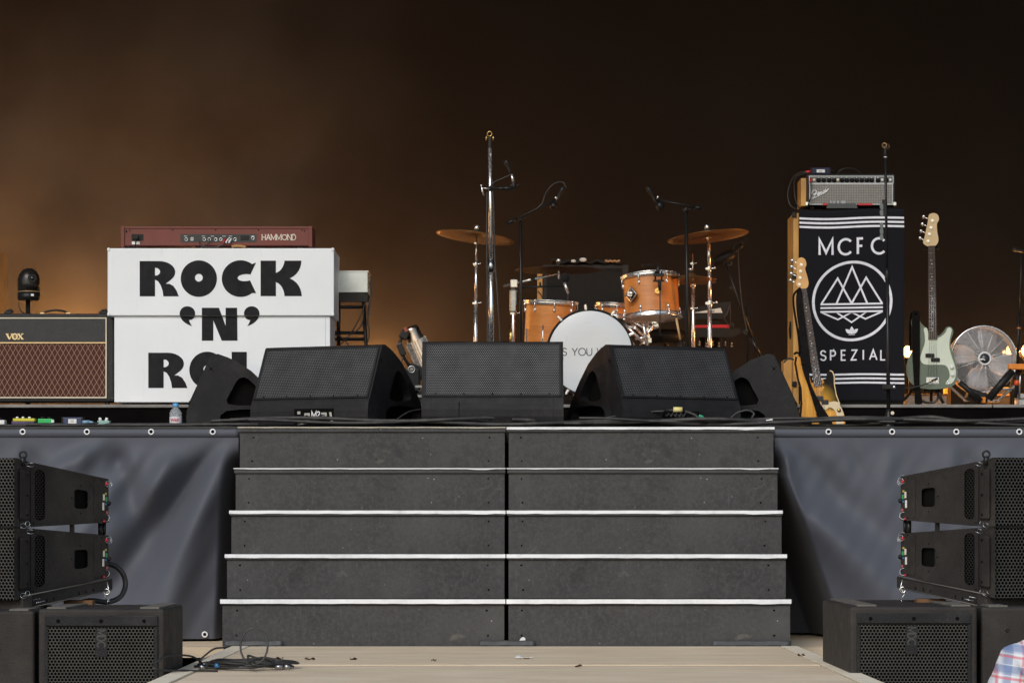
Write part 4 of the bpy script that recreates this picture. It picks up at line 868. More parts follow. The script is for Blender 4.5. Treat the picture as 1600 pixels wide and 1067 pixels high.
# bass drum
BD = 22.75
t = Thing('bass_drum', 'bass drum with a pale blue-white front skin and thin black lettering between two wedges', 'drum', 922, 551, BD); k = t.k; r = 67*k
q = MB(); q.lathe([(r-.004,0),(r-.004,.42)], (0,.01,0), (0,1,0), 64, False); t.build(q, 'shell', m_drum)
q = MB(); q.lathe([(r-.007,.006),(r,.0),(r+.006,.0),(r+.009,.012),(r+.008,.04),(r+.0,.042),(r-.006,.03)], (0,-.012,0), (0,1,0), 72, False); t.build(q, 'hoop', m_black)
q = MB(); q.lathe([(r-.007,.006),(r,.0),(r+.006,.0),(r+.009,.012),(r+.008,.04),(r+.0,.042),(r-.006,.03)], (0,.40,0), (0,1,0), 48, False); t.build(q, 'hoop', m_black)
q = MB(); q.lathe([(.0005,-.0004),(r*.5,0),(r-.01,.001),(r-.004,.004)], (0,-.006,0), (0,1,0), 72, False); hd = t.build(q, 'front_skin', m_head)
q = MB(); P = lambda u, v, tt: t.L(u, v, -tt); text(q, 'AS YOU WERE', 868, 555.6, 11.8, 1.25, P, .0078, .0062, gap=.155, sx=.98); q.build('lettering', m_ink, hd)
for i in range(10):
    a = PI/10+2*PI*i/10+.1; o_ = Vector((math.cos(a), 0, math.sin(a))); q = MB(); q.obox(o_*(r+.014)+Vector((0,.008,0)), (.03,.05,.018), (0,-a,0)); q.cyl(o_*(r+.018)+Vector((0,-.02,0)), o_*(r+.022)+Vector((0,.12,0)), .005, n=6); q.obox(o_*(r+.022)+Vector((0,-.022,0)), (.012,.006,.03), (0,-a+PI/2,0)); t.build(q, 'tension_claw', m_chrome, bevel=.003)
for s_ in (-1, 1): q = MB(); p0 = Vector((s_*r*.93, .1, -r*.35)); p1 = Vector((s_*(r*1.18), -.05, RISER-t.loc.z+.005)); q.cyl(p0, p1, .009, n=8); t.build(q, 'spur', m_chrome)
# floor tom on the left (behind the bass drum)
t = Thing('floor_tom', 'amber floor tom with chrome lugs, left of the bass drum', 'drum', 858, 560, 23.1); drum(t, t.L(858,560), (.035,-.03,1), 39.5*t.k, 86*t.k, 8, (.86,.12), .12)
for a in (-2.6, -.5, 1.6): q = MB(); c = t.L(858,560); p = c+Vector((math.cos(a)*.18, math.sin(a)*.18, 0)); q.tube([p+Vector((0,0,.2)), p+Vector((0,0,-.05)), Vector((p.x*1.1, p.y*1.1, RISER-t.loc.z+.01))], .006, 6); t.build(q, 'leg', m_chrome)
# rack tom on the right
t = Thing('rack_tom', 'amber rack tom with a diamond-shaped bracket, right of the bass drum', 'drum', 1017, 496, 23.0); drum(t, t.L(1019.5,495), (-.055,.10,1), 42.5*t.k, 62*t.k, 6, (.80,.17), .32)
P = lambda u, v, tt: t.L(u, v, -tt)
q = MB(); c_ = t.L(986.5,462,-.02); c_.y = -.158; rot = R(-22)
def PB(u, v, tt): x = c_.x+u*t.k; return Vector((x-tt*.42, -math.sqrt(max(.001,(42.5*t.k)**2-(x-t.L(1017,0).x)**2))-tt-.022, c_.z-v*t.k))
q.prism([[(-9,0),(-1,-12.5),(8,0),(-1,12.5)]], PB, .012, -.006); br = t.build(q, 'diamond_bracket', m_blackm, bevel=.002)
q = MB(); q.ribbon([(-8.4,0),(-1,-11.6),(7.4,0),(-1,11.6)], 1.3, PB, .015, .010, True); q.obox(PB(-1,0,.03), (.03,.05,.03)); q.cyl(PB(-7,2,.05), PB(5,-1,.05), .009); q.cyl(PB(-1,9,.02), PB(-1,-8,.02), .007); q.build('clamp', m_chrome, br)
q = MB(); cb = t.L(1025.5,457.5); cb.y = -.186; q.prism([circ(0,0,4.4,20), circ(0,0,.7,8)], lambda u, v, tt: Vector((cb.x+u*t.k, cb.y-tt-.001*u, cb.z-v*t.k)), .004, 0); t.build(q, 'badge', m_gold)
q = MB(); c = t.L(1019,506); q.tube([t.L(1012,500,.02), t.L(1012,540,.02)], .011); q.tube([t.L(985,503,.05), t.L(1000,520,.05), t.L(1012,530,.04)], .012); q.tube([t.L(1001,503,.02), t.L(1021,513,.02), t.L(1030,510,.0)], .010); q.obox(t.L(1012,532,.02), (.05,.05,.03)); t.build(q, 'mounting_arm', m_chrome)
# snare drum behind the bass drum (only its rim shows)
t = Thing('snare_drum', 'chrome-rimmed snare drum half hidden between the bass drum and the rack tom', 'drum', 958, 500, 23.45); drum(t, t.L(962,494), (.05,-.05,1), 30*t.k, 17*t.k, 8, (.5,), 0)
q = MB(); p = t.L(962,494); q.cyl(p+Vector((0,0,-.02)), Vector((p.x,p.y,RISER-t.loc.z+.3)), .012)
for a in (0, 2.1, 4.2): q.cyl(Vector((p.x,p.y,RISER-t.loc.z+.32)), Vector((p.x+.25*math.cos(a),p.y+.25*math.sin(a),RISER-t.loc.z+.01)), .008)
t.build(q, 'stand', m_chrome)
# pedals, rack and hardware behind the right wedge
t = Thing('drum_hardware', 'tangle of chrome stand legs and arms under the rack tom', 'stand', 1003, 545, 22.95)
for a_, b_, w_ in (((975,506),(1005,535),.011), ((985,500),(1010,515),.009), ((1005,505),(1012,545),.012), ((978,520),(996,548),.010), ((1000,540),(1022,505),.007), ((972,510),(990,512),.013), ((992,530),(1012,526),.008), ((1012,520),(1025,508),.008)):
    q = MB(); q.cyl(t.L(*a_, random.uniform(-.05,.05)), t.L(*b_, random.uniform(-.05,.05)), w_, n=8); q.obox(t.L(*b_), (.03,.03,.02)); t.build(q, 'tube', m_chrome)
q = MB(); q.tube([t.L(1011,548), Vector((t.L(1011,548).x, 0, RISER-t.loc.z))], .012); t.build(q, 'tube', m_chrome)

def stand_tube(t, pts, r, m=None, nm='tube'):
    q = MB(); q.tube([p if isinstance(p, Vector) else t.L(*p) for p in pts], r, 10); return t.build(q, nm, m or m_chrome)
def joint(t, px, py, s_=4, m=None, dy=0, nm='clamp'):
    k = t.k; q = MB(); c = t.L(px, py, dy); q.cyl(c+Vector((0,0,-s_*.8*k)), c+Vector((0,0,s_*.8*k)), s_*.75*k, n=12); q.obox(c+Vector((-s_*.5*k,-s_*.4*k,0)), (s_*1.5*k,s_*.8*k,s_*.8*k)); q.cyl(c+Vector((s_*.9*k,-.2*k,.1*s_*k)), c+Vector((s_*1.8*k,-.2*k,.25*s_*k)), s_*.16*k, n=6); q.ball(c+Vector((s_*1.9*k,0,.3*s_*k)), s_*.4*k, 8); return t.build(q, nm, m or m_chrome, bevel=.002)
def tripod(t, px, dy=0, m=None, hub=.32, spread=.34, n=3, a0=.5):
    p = t.L(px, 600, dy); zf = (RISER if t.d > 21.6 else DECK)-t.loc.z
    for i in range(n): a = a0+2*PI*i/n; q = MB(); q.tube([Vector((p.x,p.y,zf+hub)), Vector((p.x+spread*math.cos(a),p.y+spread*math.sin(a),zf+.012))], .009, 8); q.cyl(Vector((p.x+spread*math.cos(a),p.y+spread*math.sin(a),zf+.012)), Vector((p.x+(spread+.03)*math.cos(a),p.y+(spread+.03)*math.sin(a),zf+.012)), .012, n=8); t.build(q, 'leg', m or m_chrome)
    return Vector((p.x, p.y, zf+hub-.15))
def cymbal(label, px, py, d, rpx, roll, pitch, mat_, cat='cymbal', up=7, domer=11):
    t = Thing('cymbal', label, cat, px, py, d, 'cymbals of the drum kit'); k = t.k; ax = Vector((math.sin(R(roll)), math.sin(R(pitch)), 1)).normalized()
    q = MB(); rr = rpx*k; q.lathe([(.006,.024),(domer*.35*k,.022),(domer*.75*k,.013),(domer*k,.005),(rr*.5,-.004),(rr*.85,-.013),(rr,-.018),(rr,-.0195),(rr*.85,-.0145),(rr*.5,-.0055),(domer*k,.0035),(domer*.7*k,.011),(.006,.021)], (0,0,0), ax, 56, False); t.build(q, 'plate', mat_)
    q = MB(); q.cyl(ax*.02, ax*.036, .019, n=14); t.build(q, 'felt', M('felt', (.03,.03,.03), .9)); q = MB(); q.lathe([(.015,0),(.017,.008),(.016,up*k*.8),(.010,up*k)], ax*.036, ax, 12); t.build(q, 'wing_nut', m_chrome); return t
# left crash with its stand
cymbal('bronze crash cymbal on the leftmost cymbal stand, behind the chrome microphone stand', 743.5, 367, 22.9, 62, 7.5, 4, m_bronze)
t = Thing('cymbal_stand', 'chrome cymbal stand left of the tall chrome microphone stand', 'cymbal stand', 743.5, 630, 22.9, 'chrome cymbal stands'); onriser(t); stand_tube(t, [(744.5,369,.02),(744,412)], .0055); stand_tube(t, [(744,408),(743.3,480)], .010); stand_tube(t, [(743.3,474),(743,590)], .0135)
joint(t, 744, 380, 2.6); joint(t, 743.6, 413, 3.6); joint(t, 743.4, 474, 4.2); b0 = tripod(t, 743); stand_tube(t, [(743,588), b0], .0135)
# ride, low and dark
cymbal('large dark ride cymbal above the floor tom, in front of the black cabinet', 873, 418, 23.3, 69, 0, 1, m_dbronze, up=6)
t = Thing('cymbal_stand', 'chrome boom stand whose arm reaches right to the ride cymbal', 'cymbal stand', 803, 630, 23.2, 'chrome cymbal stands'); onriser(t); stand_tube(t, [(786,447),(872,427)], .0095); stand_tube(t, [(873,436),(873,414)], .006)
q = MB(); q.obox(t.L(803,443,-.01), (.05,.04,.06)); t.build(q, 'tilter', m_chrome, bevel=.006); q = MB(); q.obox(t.L(802,470,-.01), (.05,.03,.16)); t.build(q, 'bracket', m_steel, bevel=.01); stand_tube(t, [(802,448),(802,590)], .014); joint(t, 803, 490, 4.5); joint(t, 801, 456, 3.5); joint(t, 834, 437, 3.6, m_blackm)
b0 = tripod(t, 802); stand_tube(t, [(802,588), b0], .014)
stand_tube(t, [(797,512),(799,545)], .008, m_gold)
# hi-hat
cymbal('upper hi-hat cymbal right of the rack tom, shining along its edge', 1079, 431, 23.0, 41, 1.5, 0, m_bronze, up=4, domer=9)
cymbal('lower hi-hat cymbal, upturned right under the upper one', 1079, 435.5, 23.0, 40, 1.5, 3, m_bronze, up=.5, domer=9)
t = Thing('hi_hat_stand', 'chrome hi-hat stand behind the right wedge', 'cymbal stand', 1083, 630, 23.0); onriser(t); stand_tube(t, [(1082,396),(1083,445)], .0032); stand_tube(t, [(1083,444),(1083.5,590)], .013); joint(t, 1082, 412, 3); q = MB(); q.lathe([(.012,0),(.02,.012),(.02,.03),(.012,.04)], t.L(1083,450), n=14); t.build(q, 'seat_cup', m_chrome); b0 = tripod(t, 1083); stand_tube(t, [(1083.5,588), b0], .013); joint(t, 1083, 482, 3.4)
# right crash
cymbal('bronze crash cymbal on the tall stand right of the rack tom', 1106, 366, 22.9, 64, -6.5, 4, m_bronze)
t = Thing('cymbal_stand', 'tall chrome cymbal stand right of the hi-hat', 'cymbal stand', 1108, 630, 22.9, 'chrome cymbal stands'); onriser(t); stand_tube(t, [(1105,368,.02),(1106.5,380)], .006); stand_tube(t, [(1107,376),(1108.5,420)], .0115); stand_tube(t, [(1108.5,415),(1109,480)], .013); stand_tube(t, [(1109,474),(1109,590)], .0155)
joint(t, 1106, 372, 2.4); joint(t, 1108, 420, 4.6); joint(t, 1109, 474, 5.6); b0 = tripod(t, 1109); stand_tube(t, [(1109,588), b0], .0155)

def mic(t, p, dirn, L_=.16, r=.013, m=None, nm='microphone'):
    d_ = Vector(dirn).normalized(); p = Vector(p); q = MB(); q.lathe([(r*.55,0),(r*.8,.02),(r*.95,L_*.5),(r,L_*.6),(r*1.35,L_*.7),(r*1.4,L_*.88),(r*.9,L_),(.001,L_*1.02)], p, d_, 14); return t.build(q, nm, m or m_blackm)
# tall straight chrome microphone stand, front centre
t = Thing('microphone_stand', 'tall straight chrome microphone stand with an empty clip behind the middle wedge', 'microphone stand', 767, 655, 21.25); t.o.location.z = DECK; t.loc = Vector(t.o.location)
k = t.k; stand_tube(t, [(765.6,232),(767,412)], .0125); stand_tube(t, [(767,408),(768,560)], .016); stand_tube(t, [(768,560), Vector((t.L(768,0).x,0,.02))], .016); q = MB(); q.cyl(t.L(767.4,425), t.L(767.1,407.5), 5.2*k, n=16); t.build(q, 'grip', m_steel)
q = MB(); q.lathe([(1.9*k,0),(3.0*k,4*k),(3.0*k,9*k),(1.6*k,20*k)], t.L(765.8,250), n=14); t.build(q, 'collar', m_chrome)
q = MB(); q.obox(t.L(765.3,224,0), (4.5*k,.02,15*k)); q.cyl(t.L(760.5,216), t.L(771,216), 1.4*k, n=8); t.build(q, 'clip_body', m_blackm, bevel=.003); q = MB(); q.torus(t.L(765,209.5), 3.6*k, 1.0*k, (0,1,.1), 20, 6); t.build(q, 'clip_ring', m_gold)
for s_ in (-1, 1): q = MB(); q.ball(t.L(765.3+5.4*s_,216.3), 2.5*k, 10, (.7,1,1.5)); t.build(q, 'clip_knob', m_gold)
q = MB(); zf = Vector((t.L(768,0).x,0,0)); q.lathe([(.14,0),(.14,.012),(.03,.03),(.018,.06)], zf, n=32); t.build(q, 'base', m_chrome)
q = MB(); q.tube([t.L(768,294.5,-.03), t.L(806,294.5,-.03)], .0095); q.cyl(t.L(784,294.5,-.03), t.L(800,294.5,-.03), .013); t.build(q, 'side_boom', m_blackm); joint(t, 766.5, 295, 4, m_blackm, -.01); q = MB(); q.cyl(t.L(751.5,290,-.03), t.L(756,306,-.03), 1.3*k, n=8); q.cyl(t.L(753,294,-.03), t.L(766,295,-.03), .8*k, n=8); q.ball(t.L(751.8,290,-.03), 1.7*k, 8); t.build(q, 'wing_bolt', m_chrome)
joint(t, 803, 290, 4.3, m_blackm, -.03); stand_tube(t, [(802,286,-.03),(799.5,272,-.03)], .008, m_chrome); mic(t, t.L(799,272,-.03), (-.42,0,1), .095, .0105)
q = MB(); q.tube(catmull([t.L(764,294,-.03), t.L(772,285,-.03), t.L(785,279,-.03), t.L(798,273,-.03)], 6, False), .004); t.build(q, 'cord', m_rubber)
for a_ in ([(769,282),(771.5,330),(773,400),(778,470),(783,560)], [(761,300),(760.5,380),(761.5,460),(762,560)]):
    q = MB(); q.tube(catmull([t.L(*p, -.02) for p in a_], 5, False), .005, 6); t.build(q, 'cord', m_rubber)
# black boom stand left of the floor tom
def boomstand(label, px0, d, top, armA, armB, base_y=None, r=.011, curl=None, grp='black boom microphone stands'):
    t = Thing('boom_stand', label, 'microphone stand', px0, 630, d, grp); onriser(t) if d > 21.6 else None
    stand_tube(t, [top, (top[0]+.6*(px0-top[0]), 470), (px0,590)], r, m_blackm, 'tube'); b0 = tripod(t, px0, 0, m_blackm); stand_tube(t, [(px0,588), b0], r, m_blackm); joint(t, top[0], top[1], 4, m_blackm, -.01)
    stand_tube(t, [armA, armB], .0075, m_blackm, 'boom_arm'); return t
t = boomstand('black boom microphone stand between the chrome stand and the floor tom, arm rising right', 815, 22.6, (813,342), (794,349,-.02), (872,310,-.02))
q = MB(); q.cyl(t.L(791,350,-.02), t.L(806,343,-.02), .014, n=10); t.build(q, 'counterweight', m_blackm); mic(t, t.L(866,318,-.02), (.55,0,.95), .13, .0115); q = MB(); q.ball(t.L(865,322,-.02), .026, 10); t.build(q, 'shock_mount', m_blackm); q = MB(); q.cyl(t.L(867.5,311,-.04), t.L(870,308,-.04), .012); t.build(q, 'chrome_collar', m_chrome)
q = MB(); q.tube(catmull([t.L(*p, -.03) for p in ((884,294),(881,286),(872,285),(861,291),(852,304),(847,318),(836,328))], 6, False), .004); t.build(q, 'cord', m_rubber)
# boom stand over the rack tom, right
t = boomstand('black boom microphone stand in front of the hi-hat, arm rising left over the rack tom', 1075, 22.6, (1072,328), (1096,326,-.02), (1026,312,-.02), r=.0125)
q = MB(); q.cyl(t.L(1085,323.5,-.02), t.L(1097,326,-.02), .014, n=10); t.build(q, 'counterweight', m_blackm); mic(t, t.L(1028,320,-.02), (-.6,0,1), .14, .0115); q = MB(); q.ball(t.L(1031,322,-.02), .028, 10, (1,1,1.2)); t.build(q, 'shock_mount', m_blackm); q = MB(); q.cyl(t.L(1026.5,308,-.045), t.L(1029,309,-.045), .012); t.build(q, 'chrome_collar', m_chrome)
# boom stand at the far right of the kit
t = boomstand('black boom microphone stand standing alone right of the drum kit, arm slanting up left', 1168, 23.0, (1168,521), (1131,404,-.03), (1182,545,-.02))
q = MB(); q.cyl(t.L(1174,528,-.02), t.L(1189,558,-.02), .015, .012, 10); t.build(q, 'counterweight', m_blackm); joint(t, 1166, 518, 4, m_blackm); joint(t, 1143, 449, 2.6, m_blackm)
q = MB(); q.lathe([(.001,-.09),(.03,-.08),(.038,.0),(.036,.05),(.02,.07)], t.L(1133,402,-.03), (.75,0,.35), 16); t.build(q, 'microphone', m_black); mic(t, t.L(1144,398,-.03), (.7,0,.7), .1, .011)
q = MB(); q.tube(catmull([t.L(*p, -.03) for p in ((1155,386),(1160,381),(1156,378),(1148,383),(1145,394))], 5, False), .005); q.tube(catmull([t.L(*p, -.03) for p in ((1153,384),(1155,430),(1160,480),(1168,520))], 5, False), .0035); q.tube(catmull([t.L(*p, -.03) for p in ((1120,403),(1130,412),(1142,414),(1143,408))], 5, False), .005); t.build(q, 'cord', m_rubber)
# small microphone clamped over the floor tom
t = Thing('clip_microphone', 'black foam-covered microphone on a short arm over the floor tom', 'microphone', 885, 470, 23.0); stand_tube(t, [(812,449),(880,447)], .008, m_blackm, 'arm'); q = MB(); q.ball(t.L(883,434), .030, 12, (1,1,1.1)); t.build(q, 'foam_windscreen', M('foam', (.008,.008,.008), .95)); q = MB(); q.cyl(t.L(882,441), t.L(888,459), .012, .008); t.build(q, 'body', m_chrome); q = MB(); q.tube(catmull([t.L(*p) for p in ((888,459),(887,470),(884,480),(878,484),(864,486),(852,478),(846,462),(840,455))], 5, False), .0045); t.build(q, 'cord', m_rubber)
# microphone clipped in front of the rack tom
t = Thing('clip_microphone', 'black microphone in a cradle clipped to the rack tom, cord hanging', 'microphone', 1030, 500, 22.74); stand_tube(t, [(1006,415),(1028,413)], .0045, m_black, 'arm'); q = MB(); q.ball(t.L(1005,415), .010); q.cyl(t.L(1028,432), t.L(1028,413), .013); q.obox(t.L(1029,430), (.07,.03,.02)); q.obox(t.L(1029,439), (.075,.03,.012)); q.cyl(t.L(1024,440), t.L(1024,424), .006); q.cyl(t.L(1034,440), t.L(1034,424), .006); t.build(q, 'cradle', m_blackm); q = MB(); q.cyl(t.L(1030.5,437), t.L(1031,454), .014, .010); t.build(q, 'body', m_black); q = MB(); q.tube([t.L(1031,453), t.L(1031.5,480), t.L(1031,520)], .004); t.build(q, 'cord', m_rubber)
# snare microphones etc: drum stool seat behind
t = Thing('drum_stool', 'black drum stool half hidden behind the hardware under the rack tom', 'stool', 1040, 560, 23.7); onriser(t); q = MB(); c = t.L(1041,528); q.lathe([(.12,-.04),(.15,-.02),(.155,.03),(.12,.055),(.01,.055)], c, n=24); t.build(q, 'seat', m_black); q = MB(); q.cyl(c+Vector((0,0,-.03)), (c.x,c.y,.2), .02); t.build(q, 'post', m_chrome)
for i in range(3): a = .4+i*2.1; q = MB(); q.cyl((c.x,c.y,.28), (c.x+.26*math.cos(a),c.y+.26*math.sin(a),.01), .011); t.build(q, 'leg', m_chrome)
q = MB(); q.cyl(W(1056.5,497,22.9), W(1063,531,22.9), .0085, .0075, 10); o = lone(q, 'drumstick', M('pale_stick_wood', (.6,.42,.22), .5), 'pale wooden drumstick standing in a black holder under the rack tom', 'drumstick')
q = MB(); q.lathe([(.016,0),(.018,.12)], W(1064.5,560,22.9), n=12); q.cyl(W(1064.5,560,22.9), Vector((W(1064.5,560,22.9).x,22.9,RISER)), .01); lone(q, 'stick_holder', m_black, 'black drumstick holder behind the right wedge', 'holder')
q = MB(); q.cyl(W(846,475,23.0), W(850,545,22.98), .0075, n=8); 
q = MB(); 
q.cyl(W(848.5,508,22.6), W(847.3,545,22.6), .0045, n=8); q.obox(W(848,541,22.6), (.03,.02,.03)); lone(q, 'steel_rod', m_chrome, 'short upright steel rod between the floor tom and the bass drum skin', 'rod')

# ------------------------------------------------------------ amplifier cabinet behind the drums, towels on it
t = Thing('speaker_cabinet', 'large black speaker cabinet with its side coloured lamplit amber, behind the bass drum', 'cabinet', 915, 630, 24.6); onriser(t)
q = MB(); a = t.L(848,400); b = t.L(983,413); q.box(a.x, b.x, 0, .42, 0, b.z); t.build(q, 'cabinet', m_tolex, bevel=.01)
q = MB(); q.box(a.x+.03, b.x-.05, -.006, .001, .06, b.z-.03); t.build(q, 'grille_cloth', M('black_grille_cloth', (.012,.012,.012), .9, 0, .3, 60, .5, 300), bevel=.002)
q = MB(); c = t.L(840,425); q.box(c.x, a.x-.002, .0, .40, 0, c.z); t.build(q, 'side_panel', m_lit_wood, bevel=.003)
q = MB(); q.box(c.x+.012, c.x+.026, -.003, .001, t.L(0,447).z, t.L(0,441).z); t.build(q, 'side_latch', m_black, bevel=.003)
t = Thing('towel', 'rumpled dark towel on top of the black cabinet behind the drums', 'towel', 915, 412.5, 24.55)
q = MB(); A_0 = t.L(862,412); B_0 = t.L(970,412)
q.sheet(lambda u, v: Vector((A_0.x+(B_0.x-A_0.x)*u, .02+.3*v, .004+.022*math.sin(PI*min(1,v*3))*(.6+.4*math.sin(u*19))+.010*math.sin(u*31+v*5)+.012)), 50, 10); t.build(q, 'cloth', M('dark_towel', (.02,.016,.014), .95, 0, .4, 20, .6, 120), solid=.012)
for px_, py_, r_, lab in ((911,406,.018,'round white object lying on the dark towel'), (896,408,.013,'small pale object left of the round white one on the towel')): q = MB(); q.ball(W(px_,py_,24.5), r_, 12, (1.5,1,.9)); lone(q, 'ball', m_white, lab, 'ball')
for i in range(7): q = MB(); q.ball(W(947+3.3*i, 407.5+(i % 2), 24.5), .009, 8, (1.2,1,1)); lone(q, 'shaker_bead', M('tan_bead', (.5,.3,.15), .5), 'tan bead in the row lying at the right end of the dark towel', 'bead', 'row of tan beads on the towel')

# ------------------------------------------------------------ keyboards right of the drums
t = Thing('keyboard', 'black and silver keyboard on the upper tier right of the hi-hat', 'keyboard', 1110, 498, 24.2)
q = MB(); a = t.L(1062,496); b = t.L(1143,477); q.prism([[(1062,490),(1066,484),(1138,471),(1143,472),(1137,492),(1128,498),(1066,499)]], lambda u, v, tt: t.L(u, v, -tt), .0, -.3); t.build(q, 'case', m_black, bevel=.004)
q = MB(); P = lambda u, v, tt: t.L(u, v, -tt); q.prism([[(1084,488.5),(1126,481),(1129,488.8),(1084,488.9)]], P, .004, .0); sv = t.build(q, 'silver_panel', M('silver_panel', (.62,.66,.66), .35, .2))
q = MB(); text(q, 'oland', 1105.5, 487.6, 3.4, .6, P, .0055, .004, gap=.2, sx=1.2); q.build('lettering', m_ink, sv)
t = Thing('keyboard', 'red keyboard on the lower tier right of the hi-hat', 'keyboard', 1115, 522, 24.1)
q = MB(); q.prism([[(1086,512),(1156,512.5),(1158,520),(1145,527),(1088,526)]], P2 := (lambda u, v, tt: t.L(u, v, -tt)), 0, -.3); t.build(q, 'case', m_black, bevel=.004)
q = MB(); q.prism([[(1086,508),(1141,507),(1141,512.2),(1086,512)]], P2, .004, -.28); t.build(q, 'red_top', M('red_keyboard', (.45,.008,.02), .35), bevel=.002)
q = MB(); q.obox(t.L(1143,508), (.03,.05,.035)); t.build(q, 'end_clamp', m_black, bevel=.003)
t = Thing('keyboard_stand', 'two-tier black keyboard stand right of the hi-hat', 'keyboard stand', 1112, 630, 24.25); onriser(t)
q = MB(); q.obox(t.L(1117,504,.08), (.06,.1,.08)); t.build(q, 'tier_support', m_blackm); q = MB(); q.cyl(t.L(1118,527,.1), Vector((t.L(1118,0).x,.1,.02)), .03); q.cyl(t.L(1098,527,.1), Vector((t.L(1098,0).x,.1,.02)), .02); t.build(q, 'post', m_blackm); q = MB(); q.box(t.L(1090,0).x, t.L(1150,0).x, 0, .3, .0, .03); t.build(q, 'foot_plate', m_blackm)
q = MB(); q.tube(catmull([t.L(*p, -.05) for p in ((1141,475),(1136,490),(1132,498),(1141,510))], 5, False), .0035); q.tube([t.L(1141,475,-.05), t.L(1141,508,-.05)], .0035); t.build(q, 'cord', m_rubber)
for i in range(6):
    q = MB(); p = t.L(1093+i*10, 531+(i % 2)*2, -.02); q.cyl(p, p+Vector((0,0,-.03)), .008, n=8); q.ball(p+Vector((0,0,-.035)), .011, 8); t.build(q, 'hanging_plug', m_steel)
# black boom base foot ring
t = Thing('stand_base', 'black round weighted base with coiled cable behind the right side wedge', 'stand base', 1176, 560, 22.6, ); onriser(t); q = MB(); q.torus((0,0,.06), .14, .012); q.torus((.03,0,.09), .13, .010, (0,.25,1)); q.torus((-.02,0,.035), .15, .011); t.build(q, 'cable_loops', m_rubber); q = MB(); q.lathe([(.12,0),(.12,.03),(.03,.06)], (0,0,0), n=24); t.build(q, 'plate', m_blackm)

# ------------------------------------------------------------ ribbed lamp left of the middle wedge
t = Thing('stage_lamp', 'tilted stage lamp with a ribbed metal body left of the middle wedge', 'stage lamp', 650, 630, 21.95); onriser(t)
ax = Vector((.40,.12,-.90)).normalized(); c = t.L(641,513); k = t.k; m_rib = M('copper_tinted_metal', (.5,.4,.32), .3, 1, .2, 20)
q = MB(); q.lathe([(7*k,-3*k),(12*k,-1*k),(13*k,3*k),(13*k,14*k),(14*k,16*k),(14*k,88*k),(16*k,92*k),(16*k,98*k)], c, ax, 28); body = t.build(q, 'housing', m_rib)
u, w, _ = MB().frame(ax)
for i in range(26): 
    a = 2*PI*i/26; o_ = u*math.cos(a)+w*math.sin(a); q = MB() if i == 0 else q; q.obox  # fins collected on one ribbed part
    tn = u*-math.sin(a)+w*math.cos(a); p0 = c+ax*20*k+o_*13.5*k; p1 = c+ax*86*k+o_*13.5*k; e = .35*k
    q.hexa([p0-tn*e, p1-tn*e, p1-tn*e+o_*4*k, p0-tn*e+o_*4*k], [p0+tn*e, p1+tn*e, p1+tn*e+o_*4*k, p0+tn*e+o_*4*k])
q.build('cooling_ribs', m_chrome, body)
q = MB(); q.obox(t.L(632,523,-.05), (.055,.06,.06), (0,R(25),0)); q.obox(t.L(627,546,-.05), (.04,.05,.085), (0,R(-22),0)); q.tube([t.L(636,512,-.04), t.L(622,540,-.05), t.L(632,560,-.04), t.L(642,575,-.03)], .011); t.build(q, 'yoke', m_blackm, bevel=.006)
q = MB(); q.obox(t.L(641,597,.0), (.13,.16,.17)); q.obox(t.L(650,580,-.02), (.10,.1,.08), (0,R(20),0)); t.build(q, 'motor_box', m_black, bevel=.01); q = MB(); q.torus(t.L(643,577,-.08), 5*k, 1.2*k, (0,1,0), 20); q.cyl(t.L(643,577,-.07), t.L(643,577,-.09), 3*k); t.build(q, 'locking_wheel', m_steel)
q = MB(); q.box(t.L(634,0).x, t.L(662,0).x, -.08, .2, 0, t.L(0,610).z); t.build(q, 'power_base', m_blackm, bevel=.005); q = MB(); q.obox(t.L(634,515,-.08), (.02,.02,.03), (0,R(-20),0)); t.build(q, 'red_tag', M('dull_red_tag', (.3,.05,.03), .5)); q = MB(); q.tube(catmull([t.L(*p, -.06) for p in ((630,556),(627,570),(627,585),(632,600))], 5, False), .005); t.build(q, 'cord', m_rubber)
for px_, py_ in ((655,604), (655,619)): q = MB(); pbox(t, px_-6, py_-2, px_+4, py_+1.5, .004, -.085, q); t.build(q, 'socket', m_steel)

# ------------------------------------------------------------ bass rig with draped towel
t = Thing('speaker_cabinet', 'tall black speaker cabinet with its side coloured lamplit amber, under the white-printed black towel', 'cabinet', 1325, 630, 22.25); onriser(t)
b = t.L(1411,329); q = MB(); a = t.L(1249,0); q.box(a.x, b.x, .0, .46, .004, b.z); t.build(q, 'cabinet', m_tolex, bevel=.008)
c = t.L(1239.5,333); q = MB(); q.box(c.x, a.x-.003, .0, .46, .004, c.z); t.build(q, 'side_panel', m_lit_wood, bevel=.004)
q = MB(); 
for y_ in (336, 432, 600): p = t.L(1241,y_); q.obox((p.x,-.002,p.z), (.03,.02,.035))
t.build(q, 'corner_guard', m_blackm, bevel=.004)
q = MB(); c = t.L(1237,516,.2); q.lathe([(.001,-.02),(.06,-.012),(.062,.01),(.001,.02)], c, (1,0,0), 16); t.build(q, 'side_handle', m_black)
T = Thing('towel', 'black towel printed MCFC SPEZIAL with mountain emblem and white stripes, draped over the cabinet', 'towel', 1330, 628, 22.2)
def tw(u, v):     # pixel -> small undulation of the cloth (metres towards the camera)
    return .006*math.sin(u*.045+1)+.005*math.sin(u*.021+v*.03)+.004*math.sin(v*.05+u*.01)
def TP(u, v, tt):
    e = (v-341)/258; uu = u+(.8*math.sin(v*.02)); vv = v+1.3*math.sin(u*.03+.6)*(1-e)*.8+.5*math.sin(u*.05)
    p = T.L(uu, vv, 0); return Vector((p.x, p.y-tw(u, v)-tt, p.z))
